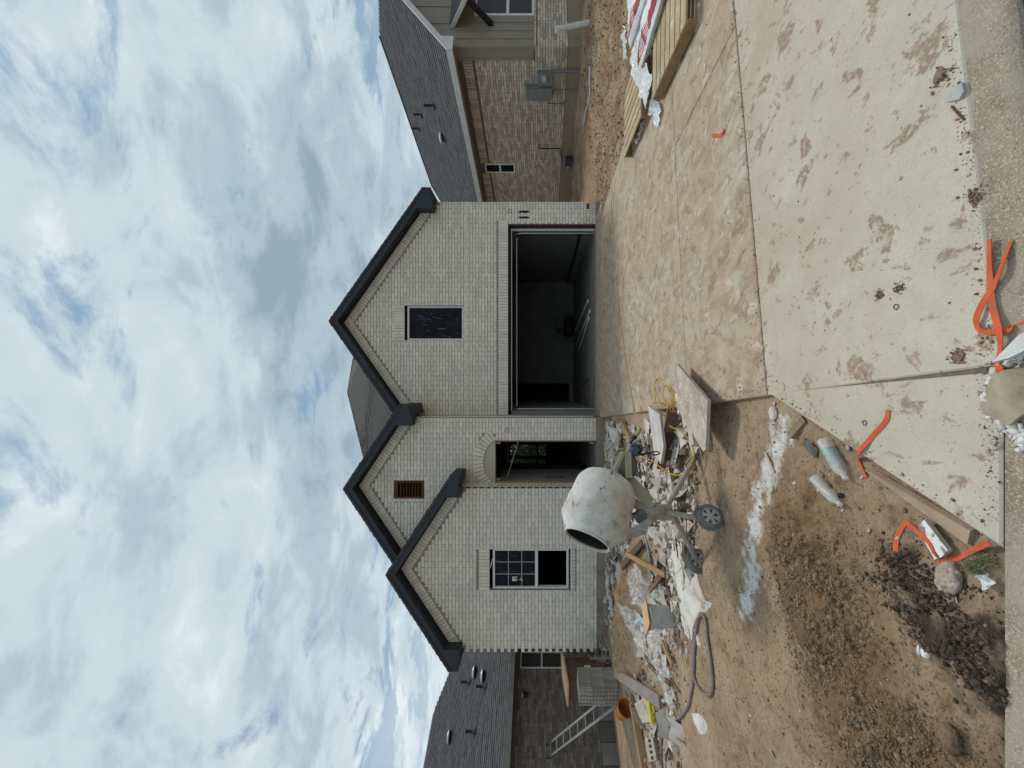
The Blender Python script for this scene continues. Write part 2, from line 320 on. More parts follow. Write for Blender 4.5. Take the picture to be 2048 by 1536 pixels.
def scatter(name, base, P3, S, material, kind='stuff', label=None, cat=None, smooth=False, flat=1.0, parent=None):
    nb = len(base); vs = []; fs = []; tt = []; o = 0
    for i in range(len(P3)):
        v, f = base[i % nb]; a, b, c = RNG.uniform(0, 6.28, 3)
        ca_, sa, cb_, sb = math.cos(a), math.sin(a), math.cos(b * 0.2), math.sin(b * 0.2)
        Rm = np.array([[ca_, -sa, 0], [sa, ca_, 0], [0, 0, 1]]) @ np.array([[1, 0, 0], [0, cb_, -sb], [0, sb, cb_]])
        w = (v * np.array([1, 1, flat])) @ Rm.T * S[i] + P3[i]
        vs.append(w); fs.append(f + o); o += len(v); tt.append(np.full(len(f), RNG.random()))
    V = np.concatenate(vs); Fc = np.concatenate(fs)
    me = bpy.data.meshes.new(name); me.vertices.add(len(V)); me.vertices.foreach_set('co', V.reshape(-1)); k = Fc.shape[1]
    me.loops.add(Fc.size); me.loops.foreach_set('vertex_index', Fc.reshape(-1)); me.polygons.add(len(Fc))
    me.polygons.foreach_set('loop_start', np.arange(0, Fc.size, k)); me.polygons.foreach_set('loop_total', np.full(len(Fc), k)); me.update(calc_edges=True)
    at = me.attributes.new('tint', 'FLOAT', 'FACE'); at.data.foreach_set('value', np.concatenate(tt))
    if smooth: me.polygons.foreach_set('use_smooth', np.ones(len(Fc), bool))
    me.materials.append(material); ob = bpy.data.objects.new(name, me); COL.objects.link(ob)
    tag(ob, label, cat, None, kind)
    if parent: ob.parent = parent
    return ob
SOIL = mat('soil_clod', (0.29, 0.205, 0.135), (0.195, 0.133, 0.085), 30, 0.97, 0.6, 160, tint=0.32, spec=0.08)
MUDM = mat('dark_mud', (0.135, 0.10, 0.072), (0.06, 0.045, 0.033), 30, 0.95, 0.6, 160, tint=0.5, spec=0.12)
def along(pts, n, sig):
    p = np.array(pts); seg = RNG.integers(0, len(p) - 1, n); t = RNG.random(n)[:, None]
    return p[seg] * (1 - t) + p[seg + 1] * t + RNG.normal(size=(n, 2)) * sig
def pts3(xy, S, sink=0.2):
    keep = (xy[:, 0] < Ledge(xy[:, 1]) - 0.02) & (xy[:, 1] > 1.15); xy = xy[keep]; S = S[keep]
    return np.column_stack([xy, H(xy[:, 0], xy[:, 1]) + S * (0.5 - sink)]), S
L1 = [lump(1, i, 0.55) for i in range(12)]; L0 = [lump(0, 50 + i, 0.5) for i in range(8)]; L2 = [lump(2, 90 + i, 0.3) for i in range(5)]
def angular(seed):                          # sharp-cornered crumb
    v, f = ico(0); r = np.random.default_rng(seed); return v * r.uniform(0.55, 1.25, (len(v), 1)) * r.uniform(0.6, 1.2, 3), f
A1 = [angular(700 + i) for i in range(16)]
def patchy(xy, sc, thr, seed): return xy[fbm(xy[:, 0] * sc, xy[:, 1] * sc, 3, seed) + RNG.normal(size=len(xy)) * 0.12 > thr]
q = patchy(along(CLOD, 26000, 0.23), 6, -0.12, 91); S1 = np.minimum(0.0023 * (1 - RNG.random(len(q))) ** -0.40, 0.007); p3a, S1 = pts3(q, S1, 0.25)
q = patchy(along(CLOD, 4200, 0.20), 6, -0.06, 91); S2 = np.minimum(0.0058 * (1 - RNG.random(len(q))) ** -0.36, 0.02); p3b, S2 = pts3(q, S2, 0.42)
p3 = np.concatenate([p3a, p3b]); S = np.concatenate([S1, S2])
scatter('soil_clods', A1, p3, S, SOIL, label='heap of loose brown soil clods in the left foreground', cat='soil clods')
q = patchy(along(MUD, 5200, 0.075), 9, -0.03, 95); S = np.minimum(0.0027 * (1 - RNG.random(len(q))) ** -0.46, 0.013); p3, S = pts3(q, S, 0.35)
scatter('mud_clods', A1, p3, S, MUDM, label='band of dark damp mud clods near the gutter', cat='mud clods')
n = 8000; xy = np.column_stack([RNG.uniform(-3.2, 0.0, n), 1.15 + 3.2 * RNG.random(n) ** 1.2]); S = np.minimum(0.0017 * (1 - RNG.random(n)) ** -0.42, 0.008)
p3, S = pts3(xy, S); scatter('soil_crumbs', L0, p3, S, SOIL, label='small dry soil crumbs strewn over the dirt yard', cat='soil crumbs')
n = 6500; xy = np.column_stack([RNG.uniform(4.0, 9, n), RNG.uniform(3.5, 10.5, n)]); xy = xy[xy[:, 0] > Redge(xy[:, 1]) + 0.03]; S = np.minimum(0.0075 * (1 - RNG.random(len(xy))) ** -0.40, 0.035)
scatter('yard_clods', A1, np.column_stack([xy, H(xy[:, 0], xy[:, 1]) + S * 0.3]), S, SOIL, label='clods of brown soil in the side yard right of the driveway', cat='soil clods')
# ------------------------------------------------------------------ driveway, gutter, street
def concrete(name, heavy):
    m = mat(name, (0.555, 0.505, 0.41), (0.475, 0.43, 0.345), 3.0, 0.9, 0.3, 170, tint=0.03, spec=0.15, dist=0.004)
    t = m.node_tree; b = t.nodes['Principled BSDF']; L = t.links; src = b.inputs['Base Color'].links[0].from_socket
    g = t.nodes.new('ShaderNodeNewGeometry')
    def nz(sc, de, ro, di, stretch=(1, 1, 1), rz=0.0):
        mp = t.nodes.new('ShaderNodeMapping'); mp.inputs['Scale'].default_value = stretch; mp.inputs['Rotation'].default_value = (0, 0, rz); L.new(g.outputs['Position'], mp.inputs[0])
        q = t.nodes.new('ShaderNodeTexNoise'); q.inputs['Scale'].default_value = sc; q.inputs['Detail'].default_value = de; q.inputs['Roughness'].default_value = ro; q.inputs['Distortion'].default_value = di
        L.new(mp.outputs[0], q.inputs['Vector']); return q.outputs['Fac']
    def mr(f, a, c_, o=1.0):
        q = t.nodes.new('ShaderNodeMapRange'); q.inputs['From Min'].default_value = a; q.inputs['From Max'].default_value = c_; q.inputs['To Max'].default_value = o; L.new(f, q.inputs[0]); return q.outputs[0]
    def mul(a, c_):
        q = t.nodes.new('ShaderNodeMath'); q.operation = 'MULTIPLY'; L.new(a, q.inputs[0]); L.new(c_, q.inputs[1]); return q.outputs[0]
    def mixc(f, col):
        nonlocal src
        q = t.nodes.new('ShaderNodeMix'); q.data_type = 'RGBA'; L.new(f, q.inputs[0]); L.new(src, q.inputs[6]); q.inputs[7].default_value = (*col, 1); src = q.outputs[2]
    mixc(mr(nz(230, 3, 0.7, 0), 0.46, 0.62, 0.55), (0.36, 0.33, 0.27))
    mixc(mr(nz(120, 3, 0.6, 0), 0.56, 0.72, 0.5), (0.60, 0.58, 0.52))
    if heavy:                                  # dried mud film with rubbed tyre tracks
        mixc(mr(nz(1.3, 9, 0.66, 0.5, (1, 1, 1)), 0.24, 0.52, 0.94), (0.415, 0.32, 0.23))
        mixc(mr(nz(6, 9, 0.72, 0.6, (1.0, 0.75, 1), 0.1), 0.46, 0.59, 0.85), (0.325, 0.24, 0.168))
        mixc(mr(nz(9, 9, 0.7, 0.4, (1.0, 0.6, 1)), 0.57, 0.64, 0.6), (0.58, 0.555, 0.50))
    if not heavy:                              # thinner film, thickest by the upper joint
        sy = t.nodes.new('ShaderNodeSeparateXYZ'); L.new(g.outputs['Position'], sy.inputs[0])
        mixc(mul(mr(nz(1.6, 9, 0.7, 0.6), 0.33, 0.60, 0.9), mr(sy.outputs[1], 1.35, 2.6)), (0.42, 0.34, 0.255))
        mixc(mr(nz(1.1, 6, 0.6, 0.4), 0.5, 0.75, 0.5), (0.42, 0.385, 0.32)); mixc(mr(nz(34, 9, 0.75, 0.3), 0.54, 0.66, 0.5), (0.36, 0.325, 0.265))
    mixc(mul(mr(nz(5.5, 10, 0.62, 0.4, (1, 0.8, 1)), 0.572, 0.602, 0.9), mr(nz(42, 5, 0.7, 0), 0.36, 0.52)), (0.27, 0.19, 0.132))
    mixc(mul(mr(nz(13, 9, 0.66, 0.5, (1, 0.7, 1), 0.5), 0.60, 0.63, 0.8), mr(nz(60, 5, 0.7, 0), 0.36, 0.5)), (0.30, 0.215, 0.155))
    mixc(mr(nz(24, 6, 0.6, 0.2), 0.66, 0.69, 0.9), (0.19, 0.135, 0.10))
    mixc(mr(nz(58, 4, 0.6, 0.2), 0.685, 0.71, 0.9), (0.14, 0.105, 0.08))
    mixc(mr(nz(2.1, 8, 0.68, 0.2), 0.66, 0.80, 0.5), (0.68, 0.67, 0.64))
    L.new(src, b.inputs['Base Color']); return m
CONC = concrete('concrete_apron', False); CONCH = concrete('concrete_muddy', True)
drive = thing('driveway', (2.0, 5.0, 0), None, None); drive['kind'] = 'structure'
def J1(X): return 2.54 + 0.145 * (X + 0.05)
def J2(X): return 3.90 + 0.13 * X
def J0(X): return 1.245 + 0.1 * np.maximum(X, 0)
def slab(outline, material, name='slab'):
    mb = MB(); n = len(outline)
    top = [(x, y, float(slabz(y))) for x, y in outline]
    ar = sum(top[i][0] * top[(i + 1) % n][1] - top[(i + 1) % n][0] * top[i][1] for i in range(n)); sg = 1 if ar > 0 else -1
    def inset(d, dz):                           # every edge moved inwards by d
        r = []
        for i in range(n):
            p0, p1, p2 = [Vector(top[j % n][:2]) for j in (i - 1, i, i + 1)]; e1 = (p1 - p0).normalized(); e2 = (p2 - p1).normalized()
            n1 = Vector((-e1.y, e1.x)) * sg; n2 = Vector((-e2.y, e2.x)) * sg; m_ = (n1 + n2); m_ = m_ / max(0.2, m_.dot(n1)); q = p1 + m_ * d; r.append((q.x, q.y, top[i][2] + dz))
        return r
    a = inset(0.006, -0.006); b = inset(0.013, 0.0); c = [(x, y, z - 0.15) for x, y, z in a]
    mb.add(b, [tuple(range(n))]); mb.add(a + b, [(i, (i + 1) % n, n + (i + 1) % n, n + i) for i in range(n)])
    mb.add(c + a, [(i, (i + 1) % n, n + (i + 1) % n, n + i) for i in range(n)])
    return mb.build(name, material, drive)
def Lx(Y): return 0.055 - 0.108 * (Y - 1.276)
def cut(lineJ, xl): return (xl, float(lineJ(xl)))
mid = lambda Y: 2.73 - 0.108 * (Y - 3.1)
yl1, yr1 = J1(-.07), J1(4.7); m1 = mid(J1(2.75)); m2 = mid(J2(2.6)); l2 = Lx(J2(-.2)); r2 = float(Redge(J2(4.5)))
slab([(-0.058, 2.53), (-0.54, 1.245), (0.048, 1.245)], CONC)
slab([(0.058, 1.245), (4.9, J0(4.9)), (4.75, yr1), (Lx(yl1), yl1)], CONC)
slab([(Lx(yl1), yl1), (m1, J1(m1)), (m2, J2(m2)), (l2, J2(l2))], CONCH)
slab([(m1, J1(m1)), (float(Redge(yr1)), yr1), (r2, J2(r2)), (m2, J2(m2))], CONCH)
slab([(l2, J2(l2)), (r2, J2(r2)), (float(Redge(9.1)), 9.1), (Lx(9.1), 9.1)], CONCH)
slab([(-0.80, 9.1), (4.3, 9.1), (4.3, 9.99), (-0.80, 9.99)], CONCH)
AGG = mat('exposed_aggregate', (0.37, 0.31, 0.23), (0.27, 0.22, 0.16), 5, 0.9, 0.9, 120, spec=0.2, dist=0.006, spots=[(150, 0.53, 0.60, (0.54, 0.46, 0.34)), (120, 0.57, 0.64, (0.20, 0.16, 0.115)), (4, 0.48, 0.62, (0.40, 0.345, 0.27))])
mb = MB(); xs = list(np.linspace(-3.5, 5, 35)); prof = [(0.0, -0.004), (-0.02, -0.010), (-0.08, -0.02), (-0.135, -0.026), (-0.14, -0.2)]
vs = [(x, float(J0(x)) + a, z) for x in xs for a, z in prof]; k = len(prof)
mb.add(vs, [(i * k + j, i * k + j + 1, (i + 1) * k + j + 1, (i + 1) * k + j) for i in range(len(xs) - 1) for j in range(k - 1)])
gt = mb.build('gutter', AGG, smooth=True); gt['kind'] = 'structure'
ASP = mat('asphalt', (0.075, 0.07, 0.065), (0.05, 0.047, 0.043), 30, 0.92, 0.6, 200, spots=[(4, 0.5, 0.7, (0.16, 0.135, 0.11))])
mb = MB(); mb.add([(-60, -12, -0.045), (60, -12, -0.045), (60, 7.12, -0.045), (5, 1.62, -0.045), (0, 1.12, -0.045), (-60, 1.12, -0.045)], [(0, 1, 2, 3, 4, 5)])
st = mb.build('street', ASP); st['kind'] = 'structure'

FILL = mat('dirt_filled_joint', (0.20, 0.155, 0.115), (0.13, 0.10, 0.075), 25, 0.95, 0.5, 120)
def joint(a, b, w=0.03):
    a = Vector((*a, float(slabz(a[1])) - 0.034)); b = Vector((*b, float(slabz(b[1])) - 0.034)); MB().bar(a, b, w, 0.05).build('joint_filler', FILL, drive)
joint((-0.058, 2.52), (0.052, 1.25)); joint((Lx(yl1) + .02, yl1), (4.7, yr1)); joint((l2 + .02, J2(l2)), (r2 - .02, J2(r2))); joint((m1, J1(m1)), (m2, J2(m2))); joint((-0.78, 9.1), (4.0, 9.1))
# ------------------------------------------------------------------ the white brick house
BRK = mat('white_brick', (0.72, 0.67, 0.59), (0.65, 0.60, 0.525), 9, 0.9, 0.35, 90, tint=0.10, spec=0.15, dist=0.004, spots=[(40, 0.62, 0.75, (0.50, 0.46, 0.41)), (1.1, 0.55, 0.75, (0.60, 0.555, 0.50))])
def splash(m, col, z1, amt):                    # mud splashed up from the ground
    t = m.node_tree; b = t.nodes['Principled BSDF']; src = b.inputs['Base Color'].links[0].from_socket; g = t.nodes.new('ShaderNodeNewGeometry'); sx = t.nodes.new('ShaderNodeSeparateXYZ'); t.links.new(g.outputs['Position'], sx.inputs[0])
    n = t.nodes.new('ShaderNodeTexNoise'); n.inputs['Scale'].default_value = 5; n.inputs['Detail'].default_value = 9; n.inputs['Roughness'].default_value = 0.7; t.links.new(g.outputs['Position'], n.inputs['Vector'])
    r = t.nodes.new('ShaderNodeMapRange'); r.inputs['From Min'].default_value = z1; r.inputs['From Max'].default_value = 0.0; r.inputs['To Min'].default_value = -0.35; r.inputs['To Max'].default_value = 0.25; r.clamp = True; t.links.new(sx.outputs[2], r.inputs[0])
    a = t.nodes.new('ShaderNodeMath'); a.operation = 'ADD'; t.links.new(n.outputs['Fac'], a.inputs[0]); t.links.new(r.outputs[0], a.inputs[1]); q = t.nodes.new('ShaderNodeMapRange'); q.inputs['From Min'].default_value = 0.45; q.inputs['From Max'].default_value = 0.75; q.inputs['To Max'].default_value = amt; t.links.new(a.outputs[0], q.inputs[0])
    x = t.nodes.new('ShaderNodeMix'); x.data_type = 'RGBA'; t.links.new(q.outputs[0], x.inputs[0]); t.links.new(src, x.inputs[6]); x.inputs[7].default_value = (*col, 1); t.links.new(x.outputs[2], b.inputs['Base Color'])
splash(BRK, (0.42, 0.33, 0.25), 0.9, 0.7)
MOR = mat('mortar', (0.32, 0.285, 0.245), (0.24, 0.215, 0.185), 18, 0.95, 0.3, 120)
TRIM = mat('charcoal_paint', (0.026, 0.033, 0.043), (0.021, 0.027, 0.036), 3, 0.55, 0.05, 60, spec=0.35)
SHG = mat('dark_shingle', (0.105, 0.098, 0.094), (0.065, 0.06, 0.058), 20, 0.92, 0.4, 200, tint=0.38)
FND = mat('foundation_concrete', (0.26, 0.245, 0.225), (0.155, 0.145, 0.13), 3, 0.92, 0.4, 60, spots=[(9, 0.55, 0.7, (0.34, 0.31, 0.27))])
splash(FND, (0.30, 0.21, 0.14), 0.35, 0.8)
VIN = mat('white_vinyl', (0.68, 0.68, 0.67), (0.62, 0.62, 0.61), 5, 0.5, 0.03, 50)
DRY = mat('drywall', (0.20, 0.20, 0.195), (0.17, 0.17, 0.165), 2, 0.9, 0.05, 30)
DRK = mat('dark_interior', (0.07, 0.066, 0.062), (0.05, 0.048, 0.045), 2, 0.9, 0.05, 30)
WOOD = mat('raw_lumber', (0.36, 0.235, 0.125), (0.28, 0.17, 0.085), 3, 0.8, 0.2, 40, stretch=(12, 12, 1.2), tint=0.15)
CEDAR = mat('stained_cedar', (0.115, 0.046, 0.02), (0.07, 0.027, 0.012), 5, 0.7, 0.2, 40, stretch=(1, 10, 10), tint=0.25)
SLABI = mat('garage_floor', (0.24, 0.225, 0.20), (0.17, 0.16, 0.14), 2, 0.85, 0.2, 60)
RED = mat('red_primer', (0.10, 0.014, 0.02), (0.07, 0.01, 0.014), 6, 0.6, 0.1, 40)
GALV = mat('galvanised', (0.45, 0.46, 0.47), (0.38, 0.39, 0.40), 9, 0.45, 0.05, 60, metal=0.7)
BLK = mat('black_rubber', (0.012, 0.012, 0.013), (0.02, 0.02, 0.02), 9, 0.6, 0.05, 60)
PANEL = mat('beige_panel', (0.47, 0.43, 0.36), (0.44, 0.40, 0.335), 4, 0.85, 0.1, 80)
def glass_mat(name, col=(0.006, 0.009, 0.012), rough=0.06, film=True):
    m = mat(name, col, tuple(c * 0.7 for c in col), 3, rough, 0.0, 10, spec=0.12)
    t = m.node_tree; b = t.nodes['Principled BSDF']
    if film:                                    # wrinkled protective film on the pane; crease reflections painted as paler streaks
        tcn = t.nodes.new('ShaderNodeTexCoord'); mp = t.nodes.new('ShaderNodeMapping'); mp.inputs['Scale'].default_value = (14, 14, 2.2); t.links.new(tcn.outputs['Object'], mp.inputs[0])
        q = t.nodes.new('ShaderNodeTexNoise'); q.inputs['Scale'].default_value = 1.6; q.inputs['Detail'].default_value = 6; q.inputs['Distortion'].default_value = 1.4; t.links.new(mp.outputs[0], q.inputs['Vector'])
        bp = t.nodes.new('ShaderNodeBump'); bp.inputs['Strength'].default_value = 0.55; bp.inputs['Distance'].default_value = 0.03; t.links.new(q.outputs['Fac'], bp.inputs['Height']); t.links.new(bp.outputs[0], b.inputs['Normal'])
        r = t.nodes.new('ShaderNodeMapRange'); r.inputs['From Min'].default_value = 0.60; r.inputs['From Max'].default_value = 0.68; t.links.new(q.outputs['Fac'], r.inputs[0])
        x = t.nodes.new('ShaderNodeMix'); x.data_type = 'RGBA'; src = b.inputs['Base Color'].links[0].from_socket; t.links.new(r.outputs[0], x.inputs[0]); t.links.new(src, x.inputs[6]); x.inputs[7].default_value = (0.085, 0.10, 0.12, 1); t.links.new(x.outputs[2], b.inputs['Base Color'])
    return m
FILM = glass_mat('film_covered_glass'); GLS = glass_mat('dark_glass', film=False)
CLR = bpy.data.materials.new('clear_glass'); CLR.use_nodes = True; _b = CLR.node_tree.nodes['Principled BSDF']; _b.inputs['Alpha'].default_value = 0.12; _b.inputs['Roughness'].default_value = 0.05; _b.inputs['Base Color'].default_value = (0.3, 0.36, 0.36, 1)
YG, YM, YL = 9.94, 9.15, 8.65
BL, BH, BD = 0.254, 0.0775, 0.09               # brick module: length, course, depth
JT = 0.010
house = thing('brick_house', (-0.6, 9.9, 0.06), 'unfinished white brick house with three charcoal-trimmed gables and open garage', 'house')
def clip_intervals(iv, cuts):
    for a, b in cuts:
        r = []
        for p, q in iv:
            if b <= p or a >= q: r.append((p, q))
            else:
                if a > p: r.append((p, a))
                if b < q: r.append((b, q))
        iv = r
    return iv
def wall(name, Yw, x0, x1, z0, top, holes, extra=lambda x, z: False, tooth=None, soldiers=(), individual=0, ph=0.0, skip=()):
    """mortar core as a part, its bricks as sub-parts (the nearest) or one joined field"""
    mb = MB(); br = sorted(set([x0, x1] + [v for h in holes for v in h[:2]] + [x for x, _ in top])); br = [b for b in br if x0 <= b <= x1]
    def tz(x):
        for (xa, za), (xb, zb) in zip(top[:-1], top[1:]):
            if xa <= x <= xb: return za + (zb - za) * (x - xa) / (xb - xa)
        return top[-1][1]
    yf, yb = Yw + 0.009, Yw + 0.13
    for a, b in zip(br[:-1], br[1:]):
        if b - a < 1e-4: continue
        m_ = (a + b) / 2; hs = sorted([h for h in holes if h[0] < m_ < h[1]], key=lambda h: h[2]); zz = z0; spans = []
        for h in hs:
            if h[2] > zz: spans.append((zz, zz, h[2], h[2]))
            zz = h[3]
        spans.append((zz, zz, tz(a), tz(b)))
        for la, lb, ta, tb in spans: mb.hexa([(a, yf, la), (b, yf, lb), (b, yb, lb), (a, yb, la), (a, yf, ta), (b, yf, tb), (b, yb, tb), (a, yb, ta)])
    w = mb.build(name, MOR, house)
    full = []; rest = MB(); nrow = int((max(z for _, z in top) - z0) / BH) + 1
    rk = 0.30                                  # height kept free for the raked soldier row, measured vertically
    gable = len(top) > 2
    for r in range(nrow):
        za = z0 + r * BH; zb = za + BH - JT; off = (r % 2) * BL / 2 + ph
        xs = x0 - BL + off
        lim0, lim1 = x0, x1
        if gable:
            ok = [x for x in np.linspace(x0, x1, 400) if tz(x) - rk > zb]
            if not ok: continue
            lim0, lim1 = min(ok), max(ok)
        while xs < x1:
            a, b = max(xs, lim0), min(xs + BL - JT, lim1)
            if tooth and xs < x0 and zb < top[0][1] - 0.3: a = max(xs, x0 - (0.1 if r % 2 else 0.0))
            xs += BL
            if b - a < 0.02: continue
            iv = clip_intervals([(a, b)], [(h[0], h[1]) for h in list(holes) + list(soldiers) + list(skip) if h[2] < zb - 0.01 and h[3] > za + 0.012])
            for p, q in iv:
                if q - p < 0.02 or extra((p + q) / 2, (za + zb) / 2): continue
                if q - p > BL - JT - 1e-3: full.append((p, za))
                else: rest.box(p, q, Yw + random.uniform(-.0015, .0015), Yw + BD, za, zb)
    full.sort(key=lambda t: (t[0] ** 2 + (t[1] - CAMH) ** 2))
    for p, za in full[individual:]: rest.box(p, p + BL - JT, Yw + random.uniform(-.0015, .0015), Yw + BD, za, za + BH - JT)
    for p, za in full[:individual]: place(BRICKMESH, 'brick', Matrix.Translation((p + (BL - JT) / 2, Yw + BD / 2 + random.uniform(-.0015, .0015), za)), parent=w)
    for sx0, sx1, sz0, sz1 in soldiers:        # upright bricks above openings
        n_ = max(1, round((sx1 - sx0) / 0.0775)); st_ = (sx1 - sx0) / n_
        for i in range(n_): rest.box(sx0 + i * st_ + 0.004, sx0 + (i + 1) * st_ - 0.004, Yw - 0.004 + random.uniform(-.0015, .0015), Yw + BD, sz0, sz1 - JT)
    if gable:                                  # raked soldier row under the soffit
        ax_, az_ = max(top, key=lambda p: p[1])
        for sgn in (-1, 1):
            xe = x0 if sgn < 0 else x1; ze = tz(xe); d = Vector((xe - ax_, 0, ze - az_)); l = d.length; d.normalize(); nn = Vector((0, 1, 0)).cross(d)
            if nn.z > 0: nn = -nn
            n_ = int(l / 0.0785)
            for i in range(n_):
                c = Vector((ax_, 0, az_)) + d * ((i + 0.5) * 0.0785) + nn * 0.118
                if (c.x < x0 + 0.04 or c.x > x1 - 0.04): continue
                if i == 0: c += nn * 0.01
                rest.obox((c.x, Yw + BD / 2 - 0.003 - (0.0015 if sgn < 0 else 0) + random.uniform(-.001, .001), c.z), (0.034, BD / 2, 0.113), (d, (0, 1, 0), nn))
    rest.build('brick_field', BRK, w, kind='stuff'); return w
_m = MB(); _m.box(-(BL - JT) / 2, (BL - JT) / 2, -BD / 2, BD / 2, 0, BH - JT); _o = _m.build('brick', BRK, origin=(0, 0, 0)); BRICKMESH = _o.data; bpy.data.objects.remove(_o)
# garage gable -------------------------------------------------
GAX, GAZ, GS = 1.58, 6.60, 0.70
gtop = [(-0.80, GAZ - GS * 2.38), (GAX, GAZ), (4.70, GAZ - GS * 3.12)]
gopen = (-0.795, 4.13, 0.0, 2.326); gwin = (1.131, 2.027, 3.467, 4.998)
wall('front_wall', YG, -0.80, 4.70, 0.067, gtop, [gopen, gwin], soldiers=[(-0.795, 4.21, 2.326, 2.584), (1.131, 2.027, 4.998, 5.27)], individual=60, skip=[(4.27, 4.33, 1.80, 2.03), (4.42, 4.48, 1.80, 2.03), (4.52, 4.66, 0.24, 0.30)])
# small header bricks in a belt above the garage
mb = MB(); x = -0.79
while x < 4.68: mb.box(x, min(x + 0.083, 4.70), YG - 0.006, YG + 0.05, 3.37, 3.425); x += 0.0925
mb.build('belt_course', BRK, house)
mb = MB(); mb.box(-0.80, 4.70, YG + 0.004, YG + 0.05, 3.355, 3.369); mb.build('belt_shadow_line', MOR, house)  # mortar-coloured strip stands in for the shadow line under the belt
# entry gable --------------------------------------------------
EAX, EAZ, ES = -2.42, 5.84, 0.668
etop = [(-4.3, EAZ - ES * 1.88), (EAX, EAZ), (-0.81, EAZ - ES * 1.61)]
edoor = (-2.349, -1.340, 0.0, 2.593); event = (-2.721, -2.293, 4.257, 4.97)
ACX, ACZ, ARI, ARO = -1.85, 2.593 + 0.255 - 0.637, 0.637, 0.885
def in_arch(x, z): return z > 2.55 and math.hypot(x - ACX, z - ACZ) < ARO + 0.0 and abs(x - ACX) < 0.66 and z > 2.593 - 0.02
arch_skip = []
for k in range(9):
    z = 2.593 + (k) * BH * 0.5
    if z < ACZ + ARO: arch_skip.append((ACX - math.sqrt(max(0, (ARO + 0.008) ** 2 - (z + 0.02 - ACZ) ** 2)), ACX + math.sqrt(max(0, (ARO + 0.008) ** 2 - (z + 0.02 - ACZ) ** 2)), z, z + BH * 0.5))
arch_skip = [(max(a, ACX - 0.66), min(b, ACX + 0.66), c, d) for a, b, c, d in arch_skip if b > a]
wall('front_wall', YM, -4.3, -0.81, 0.167, etop, [edoor, event, (-4.3, -2.36, 0.0, 3.25)], soldiers=(), individual=90, ph=0.09, skip=arch_skip + [(-2.80, -2.214, 4.18, 5.05)])
mb = MB(); n_ = 17; a0 = math.atan2(2.593 - 0.02 - ACZ, 0.60)
for i in range(n_):                            # arch of upright bricks
    t0 = a0 + (math.pi - 2 * a0) * (i + 0.06) / n_; t1 = a0 + (math.pi - 2 * a0) * (i + 0.94) / n_
    q = [(ACX + r * math.cos(t), YM - 0.022 + random.uniform(-.001, .001), ACZ + r * math.sin(t)) for r, t in ((ARI, t0), (ARO, t0), (ARO, t1), (ARI, t1))]
    mb.prism(q, (0, BD, 0))
mb.build('door_arch', BRK, house)
mb = MB(); q = [(ACX + 0.632 * math.cos(t), YM + 0.003, ACZ + 0.632 * math.sin(t)) for t in np.linspace(a0 + 0.05, math.pi - a0 - 0.05, 24)] 
mb.prism(q, (0, 0.012, 0)); mb.build('arch_panel', PANEL, house)
# louvred vent with header-brick border
mb = MB()
for (a, b, c, d) in ((-2.80, -2.72, 4.18, 5.05), (-2.294, -2.214, 4.18, 5.05)):
    z = c
    while z < d - 0.03: mb.box(a + 0.003, b - 0.003, YM - 0.003, YM + 0.06, z, min(z + 0.083, d)); z += 0.0925
for c in (4.18, 4.975):
    x = -2.718
    while x < -2.30: mb.box(x, min(x + 0.083, -2.296), YM - 0.003, YM + 0.06, c, c + 0.07); x += 0.0925
mb.build('vent_border', BRK, house)
vent = MB().box(-2.715, -2.299, YM + 0.06, YM + 0.075, 4.262, 4.965).build('gable_vent', BLK, house)
mb = MB(); fz = (4.257, 4.97)
mb.box(-2.72, -2.675, YM - 0.012, YM + 0.05, *fz).box(-2.339, -2.294, YM - 0.012, YM + 0.05, *fz).box(-2.675, -2.339, YM - 0.012, YM + 0.05, 4.257, 4.30).box(-2.675, -2.339, YM - 0.012, YM + 0.05, 4.88, 4.97); mb.build('vent_frame', CEDAR, vent)
for i in range(8):
    mb = MB(); z = 4.335 + i * 0.069; mb.obox((-2.507, YM + 0.025, z), (0.168, 0.036, 0.007), ((1, 0, 0), Vector((0, 0.8, 0.6)), Vector((0, -0.6, 0.8)))); mb.build('slat', CEDAR, vent)
# left gable ---------------------------------------------------
LAX, LAZ, LS = -4.15, 4.66, 0.652
ltop = [(-5.943, LAZ - LS * 1.793), (LAX, LAZ), (-2.348, LAZ - LS * 1.802)]
lwin = (-4.628, -3.714, 0.826, 2.635)
wall('front_wall', YL, -5.943, -2.348, 0.225, ltop, [lwin], soldiers=[(-4.628, -3.714, 2.635, 2.88)], tooth=True, individual=150, ph=0.05, skip=[(-4.66, -3.68, 0.70, 0.826)])
mb = MB(); x = -4.66
while x < -3.70: mb.obox((x + 0.037, YL + 0.035, 0.765), (0.034, 0.06, 0.045), ((1, 0, 0), (0, 0.97, 0.25), (0, -0.25, 0.97))); x += 0.0785
mb.build('sill_bricks', BRK, house)
